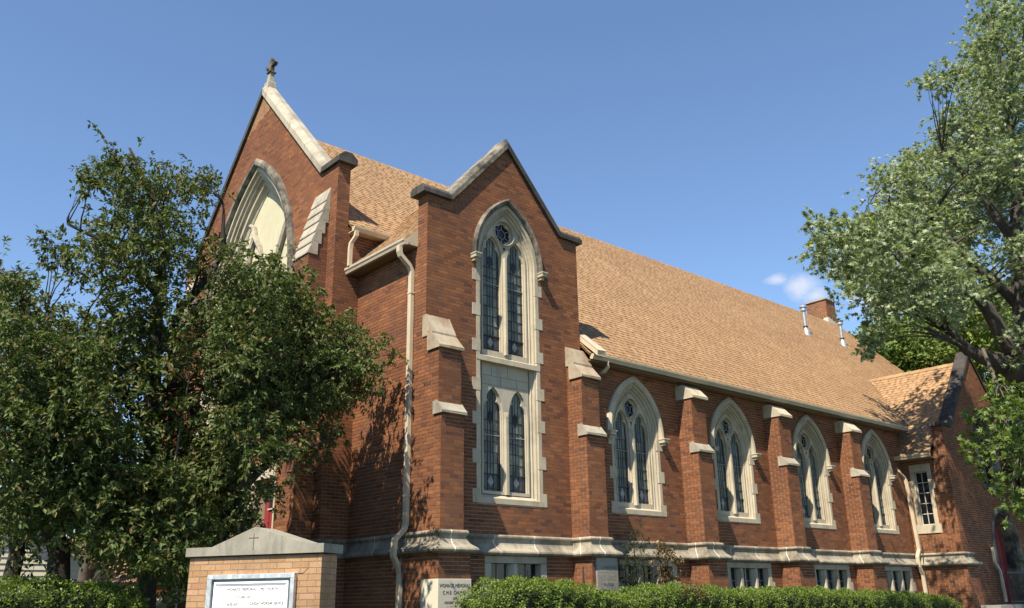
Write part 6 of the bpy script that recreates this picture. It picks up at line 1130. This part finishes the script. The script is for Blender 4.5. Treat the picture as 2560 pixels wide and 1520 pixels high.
stk = MB(); stk.prism([(12.38, 12.15, .9), (12.47, 12.15, .9), (12.455, 12.15, 1.9), (12.445, 12.15, 2.25)], (0, .04, 0)).build('stake', 'bark_dark'); setp(bpy.data.objects['stake'], 'dark pointed wooden stake leaning behind the hedge before the second buttress', 'stake')

# ------------------------------------------------------------------ front steps, side porch, neighbours, wires
st = empty('steps', (6.9, 19.5, .6), 'stone front steps with iron handrail rising to the red doors', 'steps')
for k in range(8): MB().box(5.5+k*.34, 8.6 if k == 7 else 5.5+(k+1)*.34+.03, 17.35, 21.65, .75, .93+(k+1)*.122).build('step', 'steps_stone', st)
for y in (17.0, 21.66):
    m = MB(); m.prism([Vector((5.2, y, .6)), Vector((8.6, y, .6)), Vector((8.6, y, 2.15)), Vector((8.0, y, 2.15)), Vector((5.2, y, 1.2))], (0, .33, 0)); m.build('cheek_wall', 'brick_far', st)
    m = MB(); m.prism([Vector((5.1, y-.03, 1.16)), Vector((8.0, y-.03, 2.15)), Vector((8.6, y-.03, 2.15)), Vector((8.6, y-.03, 2.25)), Vector((7.98, y-.03, 2.25)), Vector((5.1, y-.03, 1.26))], (0, .39, 0)); m.build('coping_stone', 'steps_stone', st)
hr = MB(); hr.tube([(5.15, 16.85, 1.95), (7.9, 16.85, 2.95), (8.5, 16.85, 2.95)], .022, 8)
for x, z0, z1 in ((5.2, .9, 1.97), (6.6, .9, 2.48), (7.9, .9, 2.95)): hr.tube([(x, 16.85, z0), (x, 16.85, z1)], .018, 6)
hr.build('handrail', 'galvanised', st)
pc = empty('porch', (31, 10.6, .5), 'concrete side porch with black iron railing before the arched transept door', 'porch')
MB().box(28.2, 34.5, 10.95, TY-.01, .4, 1.22).build('base', 'brick_far', pc); MB().box(28.05, 34.6, 10.85, TY-.005, 1.22, 1.33).build('slab', 'pavement', pc)
rl_ = MB(); rl_.box(29.25, 34.5, 10.98, 11.02, 2.22, 2.26); rl_.box(29.25, 34.5, 10.985, 11.015, 1.40, 1.43); rl_.build('rail', 'iron', pc)
x = 29.27; pm = MB().box(-.012, .012, -.012, .012, 0, .90); bo = None
while x < 34.4:
    if bo is None: bo = MB().box(x, x+.02, 10.99, 11.01, 1.33, 2.22).build('baluster', 'iron', pc); bx = x
    else: o = bo.copy(); place(o, pc, WORLD[pc.name]+Vector((x-bx, 0, 0)))
    x += .125
dp = rect_pipe('downspout', [(29.62, 11.40, 3.0), (29.62, 11.40, 2.55), (29.75, 11.34, 2.3), (29.80, 11.34, 1.4)], ('x', .08), .06, 'gutter_paint', church)
gr = empty('garage', (6.0, 30, 0), 'cream clapboard gable building behind the trees at the lower left', 'garage')
gx0, gx1, gy, gap_, ez = 2.6, 8.95, 29.0, 5.2, 2.85
MB().prism([Vector((gx0, gy+.03, 0)), Vector((gx1, gy+.03, 0)), Vector((gx1, gy+.03, ez)), Vector(((gx0+gx1)/2, gy+.03, 4.75)), Vector((gx0, gy+.03, ez))], (0, 9, 0)).build('wall', 'siding', gr)
z = 1.2
while z < 4.6:
    hw = (gx1-gx0)/2 if z < ez else (gx1-gx0)/2*(4.75-z)/(4.75-ez); c_ = (gx0+gx1)/2
    MB().add([(c_-hw, gy-.015, z), (c_+hw, gy-.015, z), (c_+hw, gy+.012, z+.17), (c_-hw, gy+.012, z+.17), (c_-hw, gy+.03, z), (c_+hw, gy+.03, z)], [(0, 1, 2, 3), (0, 4, 5, 1)]).build('siding_board', 'siding', gr); z += .168
c_ = (gx0+gx1)/2
for sgn in (-1, 1):
    m = MB(); xe = c_+sgn*((gx1-gx0)/2+.35); ze = ez-.22; m.add([(c_, gy-.35, 4.86), (xe, gy-.35, ze), (xe, gy+9.2, ze), (c_, gy+9.2, 4.86), (c_, gy-.35, 4.70), (xe, gy-.35, ze-.16), (xe, gy+9.2, ze-.16), (c_, gy+9.2, 4.70)], [(0, 1, 2, 3), (4, 5, 6, 7), (0, 1, 5, 4), (1, 2, 6, 5)]); m.build('roof', 'roof_brown', gr)
hs = empty('house', (9.8, 36, 0), 'low house with an orange brown roof behind the cream building', 'house')
MB().box(8.3, 12.5, 34, 40, 0, 2.6).build('wall', 'siding', hs); m = MB(); m.prism([Vector((8.0, 33.6, 2.5)), Vector((8.0, 37, 4.2)), Vector((8.0, 40.4, 2.5))], (4.8, 0, 0)); m.build('roof', 'roof_orange', hs)
for z, lb in ((9.9, 'upper power cable slung across the trees at the right'), (8.6, 'lower power cable slung across the trees at the right')):
    pts = [(34+26*t, 18-26*t+0*t, z+1.2*t-3.0*t*(1-t)*.4) for t in [i/10 for i in range(11)]]
    o = MB().tube(pts, .018, 5).build('power_cable', 'wire'); setp(o, lb, 'power cable', 'power cables at the right')
